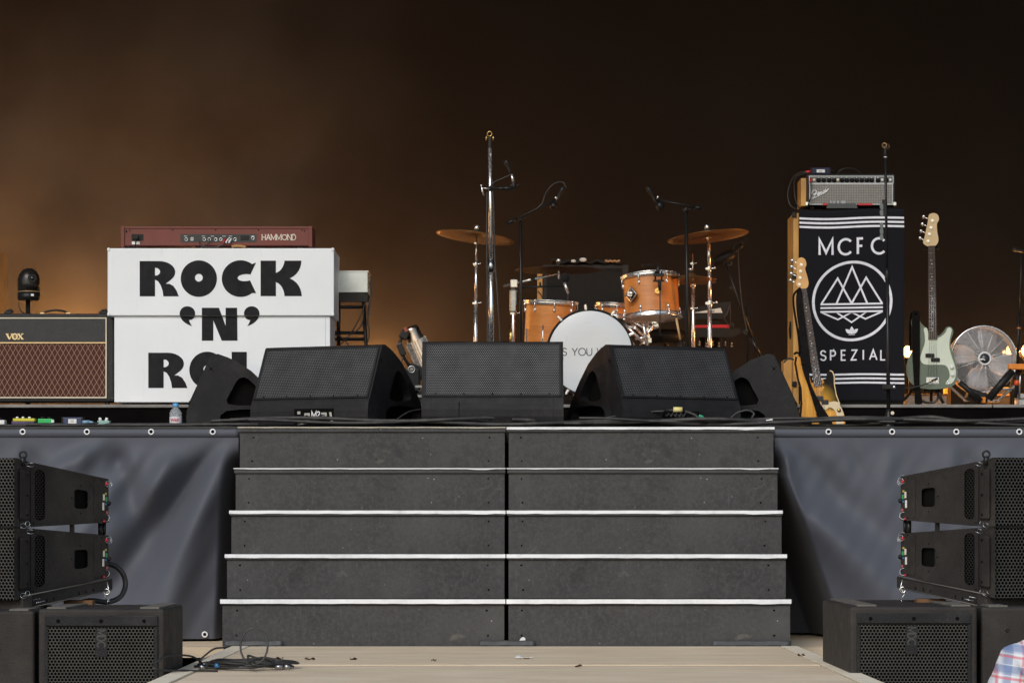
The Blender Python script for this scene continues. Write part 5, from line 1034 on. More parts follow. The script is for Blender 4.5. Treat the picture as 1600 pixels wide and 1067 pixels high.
q = MB(); q.sheet(lambda u, v: TP(1248.5+(1412-1248.5)*u+1.5*v*(u-.1), 328+(626-328)*v, 0), 50, 80)
m_towel = cloth('black_towelling', (.010,.010,.014), .95, .15, 260)
tc = T.build(q, 'cloth', m_towel, fixn=False, solid=.004)
q = MB(); q.sheet(lambda u, v: (lambda p: Vector((p.x, p.y+.002+.40*v, p.z+.004-.0*v)))(TP(1248.5+(1412-1248.5)*u, 328, 0)), 30, 6); T.build(q, 'top_fold', m_towel, fixn=False, solid=.004)
q = MB(); p0 = 0
m_print = M('white_towel_print', (.78,.78,.86), .85, 0, .08, 30, .2, 250)
for y_ in (341.2, 347.8, 354.4): q.ribbon([(1248.6+i*4.08, y_) for i in range(41)], 3.3, TP, .0045, .0022)
for y_ in (585, 591.5, 598): q.ribbon([(1249.3+i*4.1, y_) for i in range(41)], 3.0, TP, .0045, .0022)
T.build(q, 'printed_stripes', m_print)
q = MB(); x_ = 1278.8
for ch, gx in (('M', 1279.5), ('C', 1309), ('F', 1339.5), ('C', 1361)): text(q, ch, gx, 397.5, 24.2, 3.7, TP, .0045, .0022, sx=.93 if ch == 'M' else (.95 if ch == 'C' else .68))
T.build(q, 'lettering', m_print)
q = MB()
for ch, gx, sx_ in (('S', 1282.5, 1.0), ('P', 1298.5, .95), ('E', 1315.5, .85), ('Z', 1331, .95), ('I', 1349.5, 1), ('A', 1359.5, .95), ('L', 1377, .95)): text(q, ch, gx, 562.5, 15.2, 2.3, TP, .0045, .0022, sx=sx_)
T.build(q, 'lettering', m_print)
q = MB(); C0 = (1331.5, 470.5); q.ribbon(circ(*C0, 60.8, 72), 4.2, TP, .0045, .0022, True)
n_ = 0
for pts in ([(1283.5,474),(1308.3,434.5),(1331,474)], [(1307,474),(1330.7,417.5),(1355,474)], [(1331,474),(1353,434.5),(1378,474)], [(1284,487.5),(1309.7,498.8),(1331,488),(1352.6,498.8),(1378.5,487.5)], [(1308,488),(1331.2,503.6),(1354,488)], [(1282,474.8),(1379.5,474.8)], [(1282,480.6),(1379.5,480.6)], [(1282,486.6),(1379.5,486.6)]):
    n_ += 1; q.ribbon(pts, 2.9 if n_ not in (4,5) else 2.4, TP, .0045+.0002*n_, .0022)
def leaf(cx, cy, w, h, ang):
    o = []
    for i in range(17):
        s_ = i/16; o.append((math.sin(PI*s_)*w/2, -h*s_))
    o += [(-a_, b_) for a_, b_ in o[::-1][1:-1]]
    ca, sa = math.cos(R(ang)), math.sin(R(ang)); return [(cx+a_*ca-b_*sa, cy+a_*sa+b_*ca) for a_, b_ in o]
q.prism([leaf(1331.5, 522.5, 6.5, 12.5, 0)], TP, .0047, .0022); q.prism([leaf(1330.3, 521.7, 5.5, 11.5, -48)], TP, .0045, .0022); q.prism([leaf(1332.7, 521.7, 5.5, 11.5, 48)], TP, .0049, .0022)
for i, y_ in enumerate((518.4, 520.8, 523)): q.ribbon([(1324.5+i*1.1,y_),(1338.5-i*1.1,y_)], .9, TP, .0056, .0048)
T.build(q, 'mountain_emblem', m_print)
# amplifier head
t = Thing('bass_amplifier', 'black amplifier head with silver grille cloth and a row of knobs, above the towel', 'amplifier', 1328, 325, 22.35); P = lambda u, v, tt: t.L(u, v, -tt)
q = MB(); pbox(t,1261,272,1398.5,322,.30,0,q); t.build(q, 'cabinet', m_tolex, bevel=.008)
q = MB(); a = t.L(1252,278); b = t.L(1260.5,322); q.box(a.x, b.x, .02, .3, b.z, a.z); t.build(q, 'side_panel', m_lit_wood, bevel=.004)  # amber colour stands for lamplight on the head's black side
q = MB(); q.prism([[(1264.5,276),(1395.5,276),(1395.5,286.3),(1264.5,286.3)]], P, .005, 0); cp_ = t.build(q, 'control_panel', M('control_plate', (.12,.12,.125), .35, .5))
q = MB(); q.ribbon([(1264.5,275.6),(1395.5,275.6),(1395.5,286.6),(1264.5,286.6)], .8, P, .007, .001, True); q.ribbon([(1367.3,276),(1367.3,286)], .8, P, .0075, .001); q.build('bright_trim', m_alu, cp_)
for xx in (1279,1287,1295.5,1303.5,1315.5,1323,1331,1338.5,1346.5,1354.5,1362,1372,1385):
    q = MB(); c = P(xx,281.8,.006); q.lathe([(.0165,0),(.015,.006),(.009,.009),(.008,.02),(.001,.02)], c, (0,-1,0), 14); kb = t.build(q, 'knob', m_black); q = MB(); c = P(xx,278.4,.006); q.ball(c, .006, 8); q.build('knob_highlight', m_chrome, kb)  # chrome ball added at each knob's upper rim as its highlight
for xx, mt_ in ((1272,m_chrome),(1309,m_chrome),(1378.5,m_white),(1391,m_white)): q = MB(); q.cyl(P(xx,281,.004), P(xx,281,.012), .009, n=12); t.build(q, 'jack_socket', mt_)
def silvercloth(name):
    m, n, l, p = nodes(name); tc = n.new('ShaderNodeTexCoord'); w = n.new('ShaderNodeTexWave'); w.inputs['Scale'].default_value = 28; w.bands_direction = 'X'; w.wave_type = 'BANDS'; l.new(tc.outputs['Object'], w.inputs['Vector'])
    w2 = n.new('ShaderNodeTexWave'); w2.inputs['Scale'].default_value = 28; w2.bands_direction = 'Z'; l.new(tc.outputs['Object'], w2.inputs['Vector']); f = mathn(n, l, 'MULTIPLY', w.outputs['Fac'], w2.outputs['Fac'])
    f = mathn(n, l, 'ADD', mathn(n, l, 'MULTIPLY', f, .6), mathn(n, l, 'MULTIPLY', noise(n, l, 160, 3, .7), .5)); l.new(ramp(n, l, f, [(.15, (.09,.088,.082)), (.75, (.42,.40,.37))]), p.inputs['Base Color']); p.inputs['Roughness'].default_value = .8; return m
q = MB(); q.prism([[(1266,288.5),(1394,288.5),(1394,319),(1266,319)]], P, .003, 0); t.build(q, 'grille_cloth', silvercloth('silver_cloth')); q = MB(); q.ribbon([(1265.3,287.8),(1394.7,287.8),(1394.7,319.6),(1265.3,319.6)], .8, P, .006, 0, True); t.build(q, 'piping', m_alu)
q = MB(); scr = [[(1268.5,303.5),(1269.5,299.5),(1273,297.5),(1276,299),(1274,302.5),(1271,303)], [(1276,299),(1274,304),(1271,309.5),(1268.6,310.5)], [(1270.5,305),(1277,302)], [(1277,305.5),(1278.6,300.5),(1279.8,301.6),(1278,305.4),(1279.5,304.6),(1281.5,300)], [(1281.5,300),(1280.5,304),(1283.5,299.5),(1283,303.5),(1285,302)], [(1288.5,297.5),(1286,299.5),(1285.6,302),(1288,300.5),(1291,292.5),(1288.5,301.5)], [(1289.5,299.5),(1291.5,298),(1290,297.5),(1289.6,300.5),(1292,299.5)], [(1292.5,296.5),(1292,299),(1294.4,295.6),(1294.6,294.6)], [(1270,310.5),(1278,307),(1287,302.5),(1294.5,295)]]
for i_, s_ in enumerate(scr): q.ribbon(catmull(s_, 4, False), .95 if i_ < 8 else .7, P, .0080+.0003*i_, .003)
t.build(q, 'script_badge', m_alu)
q = MB(); q.tube(catmull([t.L(1309,271,.13), t.L(1314,266,.13), t.L(1322,263.6,.13), t.L(1332,263.8,.13), t.L(1340,267,.13), t.L(1344,271,.13)], 5, False), .006); t.build(q, 'handle', m_blackm)
for xx, yy in ((1261,319),(1398,319)): q = MB(); q.obox(t.L(xx,yy,.01), (.022,.03,.03)); t.build(q, 'corner_guard', m_chrome, bevel=.006)
for xx in (1270,1390): q = MB(); q.cyl(t.L(xx,322,.05), t.L(xx,327,.05), .014); t.build(q, 'foot', m_rubber)
t2 = dibox(1283, 271, 22.45, 'blue direct box with a white label on top of the amplifier head', 1268, 1297, 262.5, 271.5)
for a_, b_, nm in ((1259,1268,'red'),): q = MB(); q.cyl(t2.L(a_,269,.04), t2.L(b_,268.5,.04), .010, n=10); t2.build(q, 'red_plug', m_red)
q = MB(); q.cyl(t2.L(1297.5,268,.04), t2.L(1305,268,.04), .008); t2.build(q, 'black_plug', m_black)
def free_cable(pts, d, r, lab, grp=None): cable([W(a_, b_, d+dd) for a_, b_, dd in pts], r, lab, grp)
free_cable([(1259,269,.02),(1250,270,.05),(1240,277,.1),(1233,292,.12),(1231,308,.12),(1236,322,.1),(1247,328,.1)], 22.4, .0045, 'thin black cable looping out left of the amplifier head', 'cables at the amplifier head')
free_cable([(1262,270,.02),(1245,276,.06),(1241,290,.1),(1243,312,.1),(1249,326,.1)], 22.4, .004, 'second thin cable hanging closer to the amplifier head', 'cables at the amplifier head')
q = MB(); q.cyl(W(1267,280,22.33), W(1266.6,285.5,22.31), .009, n=10); lone(q, 'jack_plug', m_red, 'small red plug in the left input of the amplifier head', 'plug')
free_cable([(1266.6,285,-.05),(1267.5,300,-.06),(1266,312,-.05),(1261,324,.0)], 22.36, .004, 'thin black cable hanging down the front of the amplifier head', 'cables at the amplifier head')
t = Thing('tuner_pedal', 'dark grey pedal with pale buttons between two red bars in front of the amplifier head', 'pedal', 1315, 327, 22.22); P = lambda u, v, tt: t.L(u, v, -tt)
q = MB(); q.prism([[(1291,325.5),(1294,318),(1337,318),(1340,325.5)]], P, 0, -.1); t.build(q, 'body', M('grey_pedal', (.06,.065,.07), .45), bevel=.003)
for xx, w_ in ((1298,3),(1303,3),(1309,3),(1317.5,7)): q = MB(); q.obox(t.L(xx,316.5,.02), (w_*t.k,.02,.02)); t.build(q, 'button', M('pale_button', (.35,.37,.4), .5), bevel=.002)
q = MB(); q.obox(t.L(1289.5,320,.04), (8*t.k,.05,3.2*t.k)); t.build(q, 'red_bar', m_red, bevel=.002); q = MB(); q.obox(t.L(1351,320,.04), (24*t.k,.05,3.2*t.k)); t.build(q, 'red_bar', m_red, bevel=.002)

# ------------------------------------------------------------ guitars
m_maple = M('pale_maple', (.62,.45,.25), .35, 0, .1, 8); m_maple2 = M('amber_maple', (.55,.28,.07), .35, 0, .12, 8); m_rose = M('dark_fretboard', (.05,.028,.02), .5, 0, .25, 20)
def bass(name, label, px, py, d, body, m_body, guard, m_guard, nk, head, m_h, tuners, fr=17, gtilt=0):
    t = Thing(name, label, 'bass guitar', px, py, d); k = t.k; G = lambda u, v, tt: t.L(u, v, -tt)+Vector((0, gtilt*(py-v)*k, 0))
    q = MB(); q.prism([catmull(body, 5)], G, .02, -.02); bo = t.build(q, 'body', m_body, bevel=.009, seg=3)
    q = MB(); q.prism([catmull(guard, 4)], G, .0235, .0195); pg = t.build(q, 'pickguard', m_guard, bevel=.001)
    (b0x, b0y, bw), (t0x, t0y, tw_) = nk
    nv = (Vector((t0x, t0y))-Vector((b0x, b0y))).normalized(); nn = Vector((-nv.y, nv.x))
    def N(s_, o_, tt): p = Vector((b0x, b0y)).lerp(Vector((t0x, t0y)), s_); w_ = bw+(tw_-bw)*s_; p = p+nn*o_*w_/2; return G(p.x, p.y, tt)
    q = MB(); q.hexa([N(0,1,.03), N(0,-1,.03), N(1,-1,.014), N(1,1,.014)], [N(0,.8,.005), N(0,-.8,.005), N(1,-.8,-.008), N(1,.8,-.008)]); ne = t.build(q, 'neck', m_h)
    q = MB(); q.hexa([N(0,.98,.034), N(0,-.98,.034), N(1,-.98,.018), N(1,.98,.018)], [N(0,1,.0295), N(0,-1,.0295), N(1,-1,.0135), N(1,1,.0135)]); fb = q.build('fretboard', m_rose, ne)
    q = MB()
    for i in range(fr):
        s_ = 1-(1-.944**(i+1))/(1-.944**20); 
        if s_ < 0: break
        a_, b_ = N(s_, .95, .036-.016*s_), N(s_, -.95, .036-.016*s_); q.cyl(a_, b_, .0016, n=5)
    q.build('frets', m_steel, fb)
    q = MB()
    for i in (2,4,6,8,11,14,16):
        s_ = 1-(2-.944**(i)-.944**(i+1))/2/(1-.944**20)
        if s_ > 0: p = N(s_, 0, .035-.016*s_); q.cyl(p, p+Vector((0,-.0012,0)), .0035, n=10)
    q.build('inlays', m_cream, fb)
    q = MB(); q.prism([catmull(head, 4)], G, .016, .002); hd = t.build(q, 'headstock', m_h, bevel=.002)
    for (tx, ty, px_, py_) in tuners:
        q = MB(); c = G(px_, py_, .016); q.cyl(c, c+Vector((0,-.014,0)), .0065, n=12); q.cyl(c, c+Vector((0,-.003,0)), .010, n=12); q.cyl(G(px_, py_, -.004), G(tx, ty, -.004), .003, n=6); q.lathe([(.004,-.004),(.012,-.003),(.012,.003),(.004,.004)], G(tx, ty, -.004), (.3,1,.2), 10); t.build(q, 'tuning_peg', m_chrome)
    return t, G, N
gb = [(1426,497),(1431,495),(1436,499),(1441,507),(1447,512),(1450,516),(1464,524),(1469,523),(1474,518),(1478,512),(1483,510),(1488,513),(1489.5,520),(1486,531),(1486,542),(1490,556),(1495,572),(1496.5,588),(1492,600),(1480,606),(1460,608),(1442,607),(1428,602),(1419,592),(1416,578),(1418,563),(1425,549),(1429,536),(1428,520),(1424,508),(1424,500)]
gg_ = [(1443.5,513.5),(1448,512.5),(1450.5,520),(1452,527),(1462,528.5),(1469,526.5),(1477,520),(1480,513.5),(1484.5,512),(1487,516),(1484,530),(1483.5,543),(1487,557),(1492,572),(1493.5,586),(1489,597),(1481,601),(1477.5,598),(1483.5,590),(1483,580),(1478,571.5),(1468,569.8),(1452,569.8),(1442,568),(1438,560),(1441,548),(1445,536),(1445,524)]
m_green = M('sage_green_lacquer', (.10,.14,.112), .28, 0, .06, 4, coat=.4); m_mint = M('mint_pickguard', (.62,.68,.58), .35, 0, .04)
t, G, N = bass('bass_guitar', 'sage green bass guitar with a mint pickguard standing right of the printed towel', 1456, 630, 22.3, gb, m_green, gg_, m_mint, ((1457.5,530,14.2), (1455.5,384,10.2)),
   [(1451,385.5),(1461,384.5),(1466.3,376),(1464.5,362),(1464,350),(1467,344),(1466,337),(1461,333.3),(1455,333.6),(1451,337),(1449.5,347),(1447,359),(1444.5,371),(1442.5,380)], m_maple, [(1443,339,1456.5,345),(1441,350.5,1454.5,356),(1439,361.5,1452,366),(1437.5,372.5,1450,377)])
for xx, yy in ((1453,555.3),(1461.5,562)): q = MB(); q.prism([rrect(xx-7,yy-3,xx+7,yy+3,1)], G, .031, .023); t.build(q, 'pickup', m_blackm, bevel=.001)
q = MB(); q.prism([rrect(1447.5,589.5,1467,599.5,.6)], G, .024, .0195); br = t.build(q, 'bridge', m_alu)
for i in range(4): q = MB(); q.obox(G(1450+4.6*i,594,.028), (.014,.008,.03)); q.build('saddle', m_chrome, br)
for xx, yy in ((1487,573.5),(1488,585)): q = MB(); q.lathe([(.012,0),(.012,.012),(.009,.014),(.001,.014)], G(xx,yy,.0235), (0,-1,0), 14); t.build(q, 'knob', m_white)
q = MB(); q.torus(G(1481.5,597.5,.025), .009, .003, (0,1,0), 14, 5); t.build(q, 'jack_socket', m_chrome)
for i in range(4):
    q = MB(); o_ = -.66+.44*i; q.tube([G(1450+4.6*i,594,.034), N(0,o_,.039), N(1,o_,.021)], .0011, 4); t.build(q, 'string', m_steel)
q = MB(); q.prism([catmull([(1425,492),(1428,486),(1433,486),(1437,490),(1437.5,520),(1437.5,560),(1437,600),(1441,624),(1440,631),(1430,631),(1429,615),(1426,560),(1425,520)], 3)], G, .034, .030); sp_ = t.build(q, 'strap', m_strap, bevel=.001)
q = MB(); q.tube(catmull([G(1425,488,.0), G(1422.5,505,-.02), G(1422.5,530,-.03), G(1423,548,-.03)], 5, False), .008); q.ball(G(1431,489,.034), .012, 10); t.build(q, 'strap_end', m_strap)
q = MB(); q.tube(catmull([G(1465,592,.035), G(1455,596,.045), G(1440,602,.05), G(1420,606,.06), G(1398,605,.06)], 6, False), .004); q.cyl(G(1465,591,.035), G(1456,595,.042), .007, n=8); t.build(q, 'cord', m_rubber)
t = Thing('guitar_stand', 'black tubular stand holding up the sage green bass guitar', 'guitar stand', 1455, 630, 22.42); onriser(t)
for pts in ([(1466,607,-.1),(1470,622,-.1),(1474,630,-.1)], [(1455,608,0),(1455,629,0)], [(1430,605,0),(1415,622,.0),(1404,630,0)], [(1454,384,.04),(1456,606,.06)]): q = MB(); q.tube([t.L(*p) for p in pts], .010, 8); t.build(q, 'leg', m_blackm)
q = MB(); q.tube(catmull([t.L(*p) for p in ((1450,385,-.06),(1447,388,-.1),(1447,388,.0),(1456,388,.04),(1464,388,.0),(1464,388,-.1),(1462,385,-.06))], 4, False), .008); t.build(q, 'neck_cradle', m_blackm); q = MB(); q.tube([t.L(1443,609,-.08), t.L(1470,610,-.08)], .012); t.build(q, 'body_cradle', m_blackm)
q = MB(); q.tube(catmull([t.L(*p,-.06) for p in ((1440,626),(1450,629),(1462,627),(1466,616),(1458,606))], 5, False), .008); q.tube(catmull([t.L(*p,-.05) for p in ((1468,607),(1468,620),(1476,629))], 4, False), .004); t.build(q, 'cord', m_rubber)

# sunburst bass
def relic(name):
    m, n, l, p = nodes(name); tc = n.new('ShaderNodeTexCoord'); s = n.new('ShaderNodeSeparateXYZ'); l.new(tc.outputs['Object'], s.inputs[0])
    w = noise(n, l, 26, 6, .75, tc.outputs['Object']); g = noise(n, l, 5, 5, .6, tc.outputs['Object'], (6, 1, .8))
    wood = ramp(n, l, g, [(.3, (.50,.20,.03)), (.7, (.80,.42,.09))])
    # sunburst lacquer that survives on the right and along the edges; bare worn wood elsewhere
    r_ = mathn(n, l, 'ADD', mathn(n, l, 'MULTIPLY', s.outputs[0], 8.0), mathn(n, l, 'MULTIPLY', mathn(n, l, 'SUBTRACT', w, .5), 1.3)); dx_ = mathn(n, l, 'SUBTRACT', s.outputs[0], .01); dz_ = mathn(n, l, 'MULTIPLY', mathn(n, l, 'SUBTRACT', s.outputs[2], .14), .75); lac = ramp(n, l, mathn(n, l, 'SQRT', mathn(n, l, 'ADD', mathn(n, l, 'MULTIPLY', dx_, dx_), mathn(n, l, 'MULTIPLY', dz_, dz_))), [(.03, (.50,.24,.03)), (.07, (.16,.10,.015)), (.095, (.010,.008,.007))])
    msk = ramp(n, l, r_, [(.02, (0,0,0)), (.08, (1,1,1))]); zm = ramp(n, l, mathn(n, l, 'ADD', s.outputs[2], mathn(n, l, 'MULTIPLY', w, .10)), [(.12, (0,0,0)), (.15, (1,1,1))]); msk2 = mathn(n, l, 'MULTIPLY', msk, zm)
    out = mix(n, l, msk2, wood, lac); chips = ramp(n, l, w, [(.62, (0,0,0)), (.66, (1,1,1))]); out = mix(n, l, mathn(n, l, 'MULTIPLY', chips, .7), out, (.05,.03,.02)); 
    l.new(out, p.inputs['Base Color']); p.inputs['Roughness'].default_value = .65; p.inputs['Specular IOR Level'].default_value = .12; return m
sb = [(1244.5,556),(1249,553.5),(1254,558),(1259,568),(1265,578),(1268,590),(1272,596),(1286,592),(1293,590),(1294,584),(1296.5,578),(1300.5,576.5),(1304.5,579),(1307,587),(1306.5,600),(1308.5,616),(1314,632),(1319,646),(1320.5,662),(1312,676),(1290,683),(1266,680),(1252,670),(1248.5,652),(1251,630),(1251,606),(1246.5,592),(1243,576),(1243,562)]
sg = [(1296,628),(1304,626.5),(1311,628),(1314,634),(1317.5,642),(1319,655),(1316,668),(1309,670),(1306,660),(1308,650),(1304,640),(1297,636),(1290,640),(1283,634),(1284,628)]
m_rel = relic('worn_sunburst')
t, G, N = bass('bass_guitar', 'worn sunburst bass guitar with a black strap leaning against the amber-sided cabinet', 1284, 662, 21.45, sb, m_rel, sg, M('aged_cream_guard', (.62,.5,.32), .4, 0, .1), ((1280,602,13.0), (1261.5,446,9.4)),
   [(1256.5,446),(1266,445.5),(1269.8,437.5),(1267.5,424),(1265,414),(1267.2,407),(1265.5,399),(1260,395.5),(1254.5,397.5),(1252,404),(1251.5,418),(1250.5,432),(1250,440)], m_maple2, [(1244.5,401,1259,407.5),(1243.5,411,1257.5,418),(1242.5,422,1256.5,428.5),(1241,433,1255,439.5)], gtilt=.32)
q = MB(); q.ribbon([(1247,555.5),(1245,566),(1248.5,590),(1252.6,606),(1253,630),(1250.5,652)], 3.4, G, .0215, .0195); q.ribbon([(1269,586),(1271,597)], 3, G, .0215, .0195); t.build(q, 'dark_edge_lacquer', M('dark_lacquer', (.012,.005,.004), .6, 0, .3, 30, spec=.1))
q = MB(); q.ribbon([(1299,577.5),(1303.5,579.5),(1305.8,587),(1305.6,600),(1308,616),(1313,631)], 1.5, G, .0215, .0195); t.build(q, 'worn_edge', M('bare_worn_edge', (.7,.5,.25), .6, 0, .2, 40))
for xx, yy in ((1282,621.5),(1290,627.5)): q = MB(); q.prism([rrect(xx-5.5,yy-3.4,xx+5.5,yy+3.4,1)], G, .031, .020); t.build(q, 'pickup', m_black, bevel=.001)
for xx, yy in ((1311.5,640.5),(1313.5,654)): q = MB(); q.lathe([(.012,0),(.012,.012),(.001,.014)], G(xx,yy,.0235), (0,-1,0), 14); t.build(q, 'knob', m_gold)
q = MB(); q.prism([[(1276,645),(1290,641),(1293,651),(1279,655)]], G, .026, .0195); t.build(q, 'bridge', m_gold); q = MB(); q.ball(G(1279,647,.03), .014); t.build(q, 'dark_cover', m_black)
for i in range(4): q = MB(); o_ = -.66+.44*i; q.tube([G(1280.5+3.2*i,648,.034), N(0,o_,.039), N(1,o_,.021)], .0009, 4); t.build(q, 'string', m_steel)
q = MB(); q.prism([catmull([(1252,447),(1258,446),(1260,470),(1263,500),(1266,530),(1268,560),(1267,590),(1270,602),(1280,625),(1292,645),(1301,662),(1297,676),(1284,672),(1276,645),(1268,615),(1263,598),(1256,575),(1253,550),(1253,520),(1250,490),(1249,465)], 3)], G, .050, .046); t.build(q, 'strap', m_strap, bevel=.001)
q = MB(); q.tube(catmull([G(1253,448,.05), G(1246,456,.05), G(1245,470,.05), G(1247,490,.05), G(1251,520,.05), G(1253,550,.05)], 5, False), .007); q.tube(catmull([G(1244,552,.02), G(1247,549,.03), G(1253,551,.05)], 4, False), .007); q.obox(G(1258,568,.053), (.03,.004,.006)); t.build(q, 'strap_loop', m_strap)
q = MB(); q.cyl(G(1256,448,.02), G(1270,446,.0), .010, n=10); lone(q, 'neck_rest', m_blackm, 'short black peg behind the neck of the sunburst bass', 'neck rest')

# ------------------------------------------------------------ black microphone stand at the right
t = Thing('microphone_stand', 'straight black microphone stand with an empty clip in front of the printed towel', 'microphone stand', 1386.5, 660, 20.9, 'black floor stands'); t.o.location.z = DECK; t.loc = Vector(t.o.location); k = t.k
stand_tube(t, [(1383.5,244),(1384.5,330),(1386,430)], .0085, m_blackm); stand_tube(t, [(1386,425),(1387.5,560), Vector((t.L(1388.5,0).x,0,.03))], .0125, m_blackm); q = MB(); q.lathe([(2.2*k,0),(3.6*k,4*k),(3.6*k,14*k),(2.1*k,22*k)], t.L(1386,441), n=14); t.build(q, 'grip', m_blackm)
q = MB(); q.obox(t.L(1383,237), (4*k,.02,12*k)); q.cyl(t.L(1380,228), t.L(1389,231), 1.5*k); t.build(q, 'clip_body', m_blackm, bevel=.003); q = MB(); q.torus(t.L(1382,227.5), 3.4*k, 1.0*k, (.2,1,.1), 18, 6); q.torus(t.L(1387,229), 3.4*k, .8*k, (-.8,1,.1), 18, 6); t.build(q, 'clip_ring', M('dull_copper', (.35,.22,.12), .35, .8)); q = MB(); q.cyl(t.L(1383.3,246.5), t.L(1383.3,245), 2.6*k); t.build(q, 'trim_ring', m_alu)
q = MB(); q.lathe([(.012,.13),(.02,.10),(.03,.03),(.05,.005)], (t.L(1388.5,0).x,0,0), n=16); q.tube([(t.L(1388,0).x,0,.1), t.L(1380,659,-.02)], .008); q.tube([(t.L(1388,0).x,0,.1), t.L(1399,659,-.05)], .008); t.build(q, 'base', m_blackm); q = MB(); q.cyl(t.L(1394.5,645,-.03), t.L(1394.5,645,-.05), .011); t.build(q, 'chrome_bolt', m_chrome)
m_pick = M('grey_plectrum', (.13,.145,.15), .45)
q = MB(); q.obox(t.L(1381.5,325,-.02), (.025,.02,.10)); t.build(q, 'plectrum_holder', m_blackm)
for y_ in (323, 333, 353, 362, 371): q = MB(); q.prism([catmull([(1375,y_-4),(1379.5,y_-4.5),(1380,y_+3.5),(1377,y_+4.5),(1375,y_+2)], 4)], lambda u, v, tt: t.L(u, v, -.03-tt), .002, 0); t.build(q, 'plectrum', m_pick)
t3 = Thing('switch_box', 'small black box clamped low on the right microphone stand', 'switch box', 1389, 608, 20.85); q = MB(); q.obox(t3.L(1389,605), (20*k,.05,8*k)); t3.build(q, 'body', m_blackm, bevel=.006); q = MB(); q.cyl(t3.L(1397,600.5), t3.L(1397,606,-.03), .008); t3.build(q, 'switch', m_chrome)

# ------------------------------------------------------------ fan
t = Thing('floor_fan', 'large round silver floor fan with a wire guard, right of the green bass guitar', 'fan', 1538, 628, 22.6); onriser(t); k = t.k; c = t.L(1534,563); r = 51*k; fa = Vector((.02,-1,.05)).normalized()
q = MB(); q.lathe([(r-.002,-.07),(r,-.09),(r+.004,-.09),(r+.004,.09),(r,.09),(r-.002,.07)], c, fa, 64, False); t.build(q, 'drum', M('galvanised_drum', (.55,.56,.58), .35, .8, .1, 10))
q = MB(); u_, w_, _ = q.frame(fa)
for i in range(1, 27): rr_ = r*i/27; q.torus(c+fa*(.09+.03*(1-(i/27)**2)), rr_, .0017, fa, 56, 4)
for i in range(14):
    a = 2*PI*i/14; q.tube([c+fa*(.092+.03*(1-s_*s_))+(u_*math.cos(a)+w_*math.sin(a))*r*s_ for s_ in (.12,.4,.7,1)], .0022, 4)
t.build(q, 'wire_guard', M('bright_wire', (.66,.68,.72), .3, .5)); q = MB(); q.torus(c+fa*.09, r+.002, .006, fa, 64, 6); t.build(q, 'guard_rim', m_chrome)
for bl_ in range(4):
    a0_ = bl_*PI/2+.35; q = MB()
    def bf(u, v):
        rr_ = r*(.12+.80*u); wd_ = .75*(1-.3*u)+.15*math.sin(PI*u); a = a0_+(v-.5)*wd_*1.35+.25*u; return c+(u_*math.cos(a)+w_*math.sin(a))*rr_+fa*(.03+.07*(v-.5)*(1-.3*u))
    q.sheet(bf, 10, 8); t.build(q, 'blade', M('fan_blade', (.42,.44,.48), .4, .4, .12, 10), solid=.002)
q = MB(); q.lathe([(10.5*k,0),(10.5*k,.01),(8.6*k,.014),(8.4*k,.010),(.001,.012)], c+fa*.118, fa, 32); hb = t.build(q, 'hub_badge', m_alu); q = MB(); q.lathe([(7.6*k,0),(7.4*k,.004),(.001,.006)], c+fa*.129, fa, 28); x_ = q.build('badge_centre', M('dark_badge', (.05,.055,.06), .3, .4), hb)
q = MB(); q.ribbon([(1529.5,560),(1533,558),(1534,559.6),(1535.5,557.8),(1539,560)], 1.3, lambda u, v, tt: t.L(u, v+2.6, -.145-tt), .002, 0); q.build('badge_mark', m_alu, hb)
q = MB(); q.lathe([(.08,-.12),(.08,.0),(.05,.02)], c, fa, 24); t.build(q, 'motor', m_blackm)
q = MB(); q.tube([c+Vector((-r-.02,.0,-.05)), c+Vector((-r-.02,0,-r*.7)), c+Vector((-r*.5,0,-r-.05)), c+Vector((r*.5,0,-r-.05)), c+Vector((r+.02,0,-r*.7)), c+Vector((r+.02,0,-.05))], .011); q.tube([c+Vector((0,0,-r-.05)), Vector((c.x,c.y,.01))], .014); q.box(c.x-.16, c.x+.16, c.y-.12, c.y+.14, .003, .02); t.build(q, 'floor_bracket', m_steel)
# lamps and black braces
m_bulb = emis('lit_bulb', (1, .5, .16), 5); LAMPS = []
def lamp(px, py, d, label, r, power, show=True, hz=None, rad=.04):
    t = Thing('warm_lamp', label, 'lamp', px, 628, d, 'warm lit lamps on the riser'); onriser(t); c = t.L(px, py)
    q = MB(); q.ball(c, r, 16, (.85,.85,1.15)); t.build(q, 'bulb', m_bulb)
    q = MB(); q.cyl(c+Vector((0,.0,-r*1.1)), c+Vector((0,0,-r*1.1-.05)), r*.6, r*.5); q.tube([c+Vector((0,0,-r*1.1-.04)), Vector((c.x,c.y,.01))], .009); q.cyl((c.x,c.y,0), (c.x,c.y,.012), .09, n=20); t.build(q, 'post', m_blackm)
    q = MB(); q.lathe([(r*1.0,.0),(r*1.9,-.09),(r*1.95,-.09),(r*1.1,.02)], c+Vector((0,-.045,0)), (0,-1,0), 24, False) if False else q.lathe([(r*.6,.05),(r*1.3,.07),(r*1.32,.075),(r*.6,.056)], c, (0,1,0), 24, False); t.build(q, 'reflector', m_steel)
    l_ = bpy.data.lights.new('warm_lamp_light', 'POINT'); l_.energy = power; l_.color = (1, .42, .11); l_.shadow_soft_size = rad
    o = bpy.data.objects.new('warm_lamp_light', l_); col.objects.link(o); o.parent = t.o; o.location = c+Vector((0, .06+rad, 0)); return t
lamp(1418, 549.5, 22.75, 'warm lit bulb showing between the printed towel and the green bass', .036, 36)
lamp(1580, 549, 22.9, 'warm lit bulb behind the right side of the fan', .042, 34)
lamp(1603, 548, 22.75, 'warm lit bulb at the right edge of the picture', .036, 16)
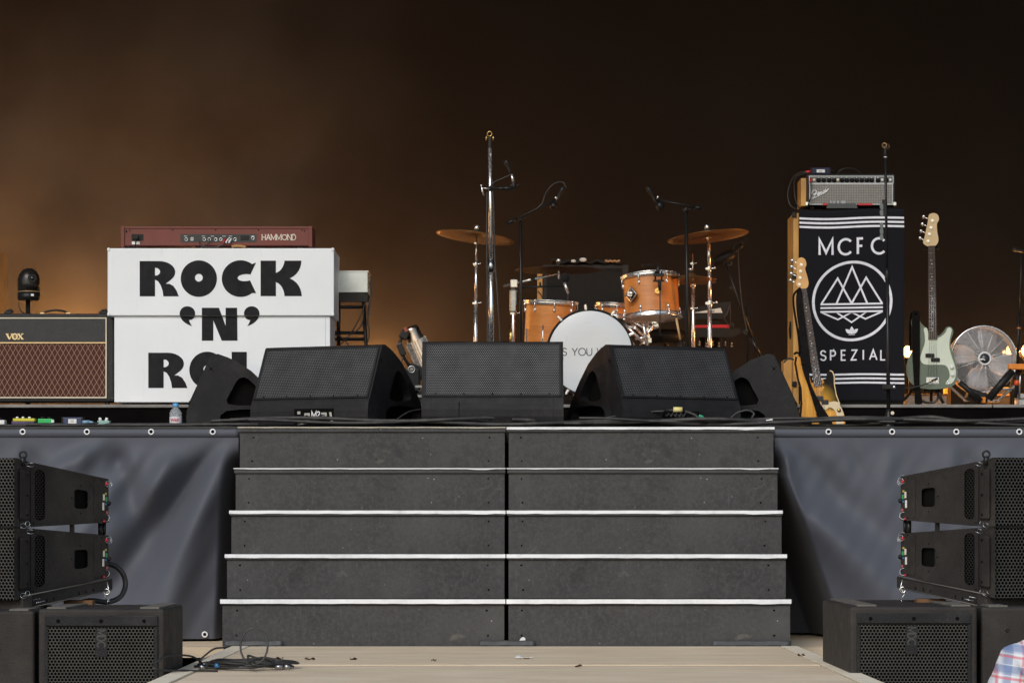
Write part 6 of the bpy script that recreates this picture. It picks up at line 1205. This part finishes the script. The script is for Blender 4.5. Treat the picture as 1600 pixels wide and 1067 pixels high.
lamp(1195, 600, 26.2, 'warm lamp hidden behind the right side wedge', .03, 6)
lamp(596, 556, 26.3, 'warm lamp hidden behind the wedge marked M2', .03, 80)
lamp(110, 540, 25.9, 'warm lamp hidden behind the combo amplifier', .03, 115)
lamp(-120, 470, 25.4, 'warm lamp beyond the left edge of the picture', .03, 120)
lamp(290, 500, 26.2, 'warm lamp hidden behind the white lettered box', .03, 34)
lamp(1040, 570, 26.2, 'warm lamp hidden behind the drum stool', .03, 9)
t = Thing('light_stand', 'black and orange folding stand leaning in front of the fan at the right edge', 'light stand', 1588, 628, 22.35); onriser(t)
for pts, r_, m_, nm in (([(1592,490),(1590,570)], .010, m_blackm, 'pole'), ([(1596,395),(1594,495)], .006, m_blackm, 'upper_rod'), ([(1590,575),(1587,622)], .012, m_blackm, 'pole'), ([(1595,575),(1592,622)], .008, m_steel, 'rod'), ([(1545,623,-.05),(1582,579,-.05)], .026, m_black, 'padded_arm'), ([(1499,597,-.05),(1533,626,-.05)], .018, m_black, 'padded_arm'), ([(1550,609),(1590,608)], .006, m_steel, 'crossbar')):
    stand_tube(t, pts, r_, m_, nm)
q = MB(); q.obox(t.L(1588,573,-.03), (26*t.k,.05,9*t.k)); t.build(q, 'orange_clamp', m_orange, bevel=.006); q = MB(); q.cyl(t.L(1588.5,594), t.L(1588,602), .018); t.build(q, 'orange_band', M('red_orange_band', (.75,.1,.02), .5))
for xx in (1592,): q = MB(); q.cyl(t.L(xx,511.5), t.L(xx,514), .014); t.build(q, 'joint_ring', M('copper_ring', (.5,.2,.08), .4, .5))
q = MB(); q.obox(t.L(1536,625,-.02), (7*t.k,.04,9*t.k)); t.build(q, 'orange_foot', m_orange, bevel=.003); q = MB(); q.obox(t.L(1526,620,.05), (.14,.12,.08), (0,R(20),0)); t.build(q, 'dark_bracket', m_black, bevel=.01)
t = Thing('flight_case', 'dark grey case behind the fan foot', 'case', 1560, 630, 23.0); onriser(t); q = MB(); q.box(t.L(1547,0).x, t.L(1578,0).x, 0, .25, 0, t.L(0,605).z); t.build(q, 'body', M('grey_case', (.05,.045,.04), .6, 0, .3), bevel=.006); q = MB(); q.box(t.L(1548,0).x, t.L(1577,0).x, -.006, 0, t.L(0,618).z, t.L(0,616).z); t.build(q, 'edge', m_lit_wood)
t = Thing('white_crate', 'low white box under the green bass guitar', 'box', 1440, 630, 22.7); onriser(t); q = MB(); q.box(t.L(1417,0).x, t.L(1481,0).x, 0, .2, 0, t.L(0,617).z); t.build(q, 'body', m_white, bevel=.004); q = MB(); q.box(t.L(1416,0).x, t.L(1482,0).x, -.01, .21, t.L(0,617).z+.001, t.L(0,615).z); t.build(q, 'lid', m_lit_wood, bevel=.002); q = MB(); q.box(t.L(1480,0).x, t.L(1485,0).x, -.02, .2, 0, t.L(0,606).z); t.build(q, 'wood_end', m_lit_wood, bevel=.002)
t = Thing('white_crate', 'small white box at the right edge beside the orange-banded pole', 'box', 1600, 630, 22.5); onriser(t); q = MB(); q.box(t.L(1592,0).x, t.L(1620,0).x, 0, .2, 0, t.L(0,615).z); t.build(q, 'body', m_white, bevel=.004); q = MB(); q.box(t.L(1591,0).x, t.L(1621,0).x, -.01, .2, t.L(0,623).z, t.L(0,622).z); t.build(q, 'seam', m_blackm)
t = Thing('boom_stand', 'tip of a black boom microphone entering the picture at the right edge', 'microphone stand', 1660, 630, 22.9); onriser(t); stand_tube(t, [(1655,410),(1655,590)], .011, m_blackm); b0 = tripod(t, 1655, 0, m_blackm); stand_tube(t, [(1655,588), b0], .011, m_blackm); stand_tube(t, [(1590,389),(1670,412)], .0075, m_blackm, 'boom_arm'); mic(t, t.L(1602,394), (-1,0,.25), .09, .012); joint(t, 1655, 408, 4, m_blackm)
q = MB(); q.tube(catmull([W(*p) for p in ((1225,566,22.0),(1232,560,22.0),(1240,562,22.0),(1246,566,22.05))], 5, False), .006); lone(q, 'cable_loop', m_rubber, 'short cable loop beside the amber-sided cabinet', 'cable')
q = MB(); c = W(1236,574,22.4); q.box(c.x-.05, c.x+.06, c.y, c.y+.2, RISER, c.z+.05); lone(q, 'wood_crate', m_lit_wood, 'brown wooden crate between the right side wedge and the tall cabinet', 'crate', bevel=.004)

# ------------------------------------------------------------ person in the checked shirt (crouching, only the shoulder is in the picture)
def skin(name, verts, edges, m, root=0, parent=None, sub=2):
    me = bpy.data.meshes.new(name); me.from_pydata([v[:3] for v in verts], edges, []); o = bpy.data.objects.new(name, me); col.objects.link(o)
    sk = o.modifiers.new('skin', 'SKIN'); 
    for i, v in enumerate(verts): me.skin_vertices[0].data[i].radius = v[3] if isinstance(v[3], tuple) else (v[3], v[3])
    me.skin_vertices[0].data[root].use_root = True; sk.use_smooth_shade = True; s_ = o.modifiers.new('sub', 'SUBSURF'); s_.levels = s_.render_levels = sub
    me.materials.append(m)
    if parent: o.parent = parent
    return o
PD = 11.6; t = Thing('person', 'person in a blue, red and white checked shirt crouching at the bottom right corner', 'person', 1640, 1100, PD)
GZ = -.56; t.o.location = (1.945, PD, GZ)
m_skin = M('skin', (.5,.28,.19), .5, 0, .08); m_jean = M('denim', (.04,.06,.12), .85, 0, .2, 30, .3, 200)
B_ = [(0,0,.34,.15), (-.02,0,.50,.15), (-.04,.0,.64,.165), (-.02,.0,.76,.13), (.02,0,.84,.06), (.05,0,.90,.058), (.07,0,.965,.085), (.08,0,1.04,.092), (.07,0,1.10,.06),
      (-.19,0,.765,.075), (-.27,-.05,.56,.052), (-.06,-.28,.50,.042), (.02,-.36,.52,.03), (.17,.0,.765,.075), (.30,-.05,.56,.052), (.20,-.28,.50,.042), (.14,-.36,.52,.03),
      (-.12,0,.28,.11), (-.2,-.36,.46,.085), (-.18,-.16,.10,.06), (-.18,-.16,.05,.05), (-.19,-.34,.035,.04), (.12,0,.28,.11), (.2,-.36,.46,.085), (.18,-.16,.10,.06), (.18,-.16,.05,.05), (.19,-.34,.035,.04)]
E_ = [(0,1),(1,2),(2,3),(3,4),(4,5),(5,6),(6,7),(7,8),(3,9),(9,10),(10,11),(11,12),(3,13),(13,14),(14,15),(15,16),(0,17),(17,18),(18,19),(19,20),(20,21),(0,22),(22,23),(23,24),(24,25),(25,26)]
skin('body', B_, E_, m_skin, 0, t.o)
hb_ = len(B_)
for s_, hx in ((-1,.02),(1,.14)):
    hv = [(hx,-.36,.52,.028)]; he = []
    for i in range(4): a = (i-1.5)*.018; j = len(hv); hv += [(hx+a,-.42,.51,.010), (hx+a*1.1,-.455-.004*(i in (1,2)),.495,.009), (hx+a*1.1,-.465,.47,.008)]; he += [(0,j),(j,j+1),(j+1,j+2)]
    j = len(hv); hv += [(hx-s_*.035,-.39,.505,.011), (hx-s_*.045,-.42,.49,.009)]; he += [(0,j),(j,j+1)]; skin('hand', hv, he, m_skin, 0, t.o)
def plaid(name):
    m, n, l, p = nodes(name); tc = n.new('ShaderNodeTexCoord'); mp = n.new('ShaderNodeMapping'); l.new(tc.outputs['Object'], mp.inputs[0]); mp.inputs['Rotation'].default_value = (0, R(-8), 0); s = n.new('ShaderNodeSeparateXYZ'); l.new(mp.outputs[0], s.inputs[0])
    def band(c_, per, off, w): f = mathn(n, l, 'ABSOLUTE', mathn(n, l, 'SUBTRACT', mathn(n, l, 'FRACT', mathn(n, l, 'ADD', mathn(n, l, 'DIVIDE', c_, per), off)), .5)); return ramp(n, l, f, [(w*.6, (1,)*3), (w*1.3, (0,)*3)])
    out = (.62,.64,.70)
    for ax_ in (0, 2):
        c_ = s.outputs[ax_]; out = mix(n, l, mathn(n, l, 'MULTIPLY', band(c_, .075, .1, .20), .62), out, (.10,.17,.36)); out = mix(n, l, mathn(n, l, 'MULTIPLY', band(c_, .075, .52, .055), .7), out, (.62,.12,.14)); out = mix(n, l, mathn(n, l, 'MULTIPLY', band(c_, .0375, .3, .05), .5), out, (.8,.8,.82))
    l.new(out, p.inputs['Base Color']); p.inputs['Roughness'].default_value = .85; bump(n, l, p, noise(n, l, 9, 4), .5, .02); return m
m_plaid = plaid('checked_shirt')
S_ = [(0,0,.38,(.20,.18)), (-.02,0,.52,(.195,.18)), (-.04,.0,.66,(.21,.20)), (-.02,.0,.76,(.17,.16)), (.01,0,.825,(.085,.085)), (-.18,0,.73,.115), (-.27,-.05,.56,.10), (-.08,-.27,.50,.072), (.175,0,.745,.125), (.30,-.05,.56,.10), (.21,-.27,.50,.072)]
skin('shirt', S_, [(0,1),(1,2),(2,3),(3,4),(3,5),(5,6),(6,7),(3,8),(8,9),(9,10)], m_plaid, 0, t.o, 3)
shirt = bpy.data.objects['shirt']; tx_ = bpy.data.textures.new('creases', 'CLOUDS'); tx_.noise_scale = .09; tx_.noise_depth = 3; dm_ = shirt.modifiers.new('creases', 'DISPLACE'); dm_.texture = tx_; dm_.strength = .028; dm_.mid_level = .4
J_ = [(0,0,.30,.185), (-.12,-.02,.28,.13), (-.2,-.36,.46,.098), (-.18,-.16,.10,.072), (.12,-.02,.28,.13), (.2,-.36,.46,.098), (.18,-.16,.10,.072)]
skin('trousers', J_, [(0,1),(1,2),(2,3),(0,4),(4,5),(5,6)], m_jean, 0, t.o)
q = MB()
for s_ in (-1,1):
    q = MB(); q.lathe([(.03,0),(.045,.01),(.05,.03),(.045,.05),(.02,.06)], (s_*.185,-.33,.0), (0,0,1), 16); q.obox((s_*.185,-.24,.045), (.095,.24,.07)); t.build(q, 'shoe', m_black, bevel=.015)
q = MB(); q.ball((.08,.012,1.055), .105, 18, (.92,1.0,1.02)); t.build(q, 'hair', M('dark_hair', (.03,.02,.015), .6, 0, .3, 30, .6, 120))
for s_ in (-1, 1): q = MB(); q.ball((.08+s_*.034,-.082,1.045), .011, 10); t.build(q, 'eye', m_white); q = MB(); q.ball((.08+s_*.088,.0,1.03), .024, 10, (.4,.8,1.2)); t.build(q, 'ear', m_skin)
q = MB(); q.ball((.08,-.095,1.015), .016, 10, (.8,1.1,1.4)); t.build(q, 'nose', m_skin); q = MB(); q.ball((.08,-.084,.975), .02, 10, (1.2,.5,.35)); t.build(q, 'mouth', M('lips', (.4,.13,.11), .5))

# ------------------------------------------------------------ thin stage smoke hanging behind the band gear
m, n, l, p = nodes('drifting_smoke'); n.remove(p); pv = n.new('ShaderNodeVolumePrincipled'); out = [x for x in n if x.type == 'OUTPUT_MATERIAL'][0]; l.new(pv.outputs[0], out.inputs['Volume'])
tc = n.new('ShaderNodeTexCoord'); a_ = noise(n, l, .8, 5, .6, tc.outputs['Object']); s_ = n.new('ShaderNodeSeparateXYZ'); l.new(tc.outputs['Object'], s_.inputs[0])
xg = ramp(n, l, mathn(n, l, 'MULTIPLY_ADD', s_.outputs[0], 1/12, .5), [(0, (1,)*3), (.32, (.8,)*3), (.47, (.08,)*3), (1, (.05,)*3)]); ng = ramp(n, l, a_, [(.42, (.02,)*3), (.58, (1,)*3)])
zg = ramp(n, l, mathn(n, l, 'MULTIPLY', s_.outputs[2], 1/7), [(.22, (1,)*3), (.45, (.6,)*3), (.72, (.12,)*3)]); l.new(mathn(n, l, 'MULTIPLY', mathn(n, l, 'MULTIPLY', mathn(n, l, 'MULTIPLY', xg, ng), zg), .085), pv.inputs['Density']); pv.inputs['Color'].default_value = (.9,.9,.9,1)
q = MB(); q.box(-9, 9, 22.45, 27.2, RISER+.002, 6.6); tag(q.build('smoke', m), kind='stuff')

# ------------------------------------------------------------ pieces that sit apart become parts of their own
def split_pieces(o):
    me = o.data; n_ = len(me.vertices); par = list(range(n_))
    def find(a):
        while par[a] != a: par[a] = par[par[a]]; a = par[a]
        return a
    for e in me.edges:
        a, b = find(e.vertices[0]), find(e.vertices[1])
        if a != b: par[a] = b
    groups = {}
    for p_ in me.polygons: groups.setdefault(find(p_.vertices[0]), []).append(p_)
    if len(groups) < 2: return
    for g_ in groups.values():
        idx = {}; vs = []; fs = []
        for p_ in g_:
            f_ = []
            for i in p_.vertices:
                if i not in idx: idx[i] = len(vs); vs.append(tuple(me.vertices[i].co))
                f_.append(idx[i])
            fs.append(f_)
        m2 = bpy.data.meshes.new(o.name.split('.')[0]); m2.from_pydata(vs, [], fs); m2.polygons.foreach_set('use_smooth', [p_.use_smooth for p_ in g_]); m2.materials.append(me.materials[0])
        q_ = bpy.data.objects.new(BASE[o.name.split('.')[0]], m2); col.objects.link(q_); q_.parent = o.parent; q_.location = o.location
        for md in o.modifiers:
            if md.type == 'BEVEL': b_ = q_.modifiers.new('bevel', 'BEVEL'); b_.width = md.width; b_.segments = md.segments; b_.limit_method = 'ANGLE'; b_.angle_limit = R(35)
    bpy.data.objects.remove(o)
BASE = {'side_board': 'side_board', 'screw_holes': 'screw_hole', 'locking_pin': 'locking_pin', 'socket_plate': 'socket_plate', 'corner_guard': 'corner_guard', 'grille_screws': 'grille_screw', 'bar_holes': 'bar_hole', 'rail_holes': 'rail_hole', 'screws': 'screw', 'side_connectors': 'side_connector', 'skid_rail': 'skid_rail', 'foot': 'foot', 'yoke': 'yoke_piece', 'usb_port': 'usb_port', 'angle_label': 'angle_label'}
for o in list(bpy.data.objects):
    if o.type == 'MESH' and o.parent is not None and o.name.split('.')[0] in BASE and not o.children: split_pieces(o)
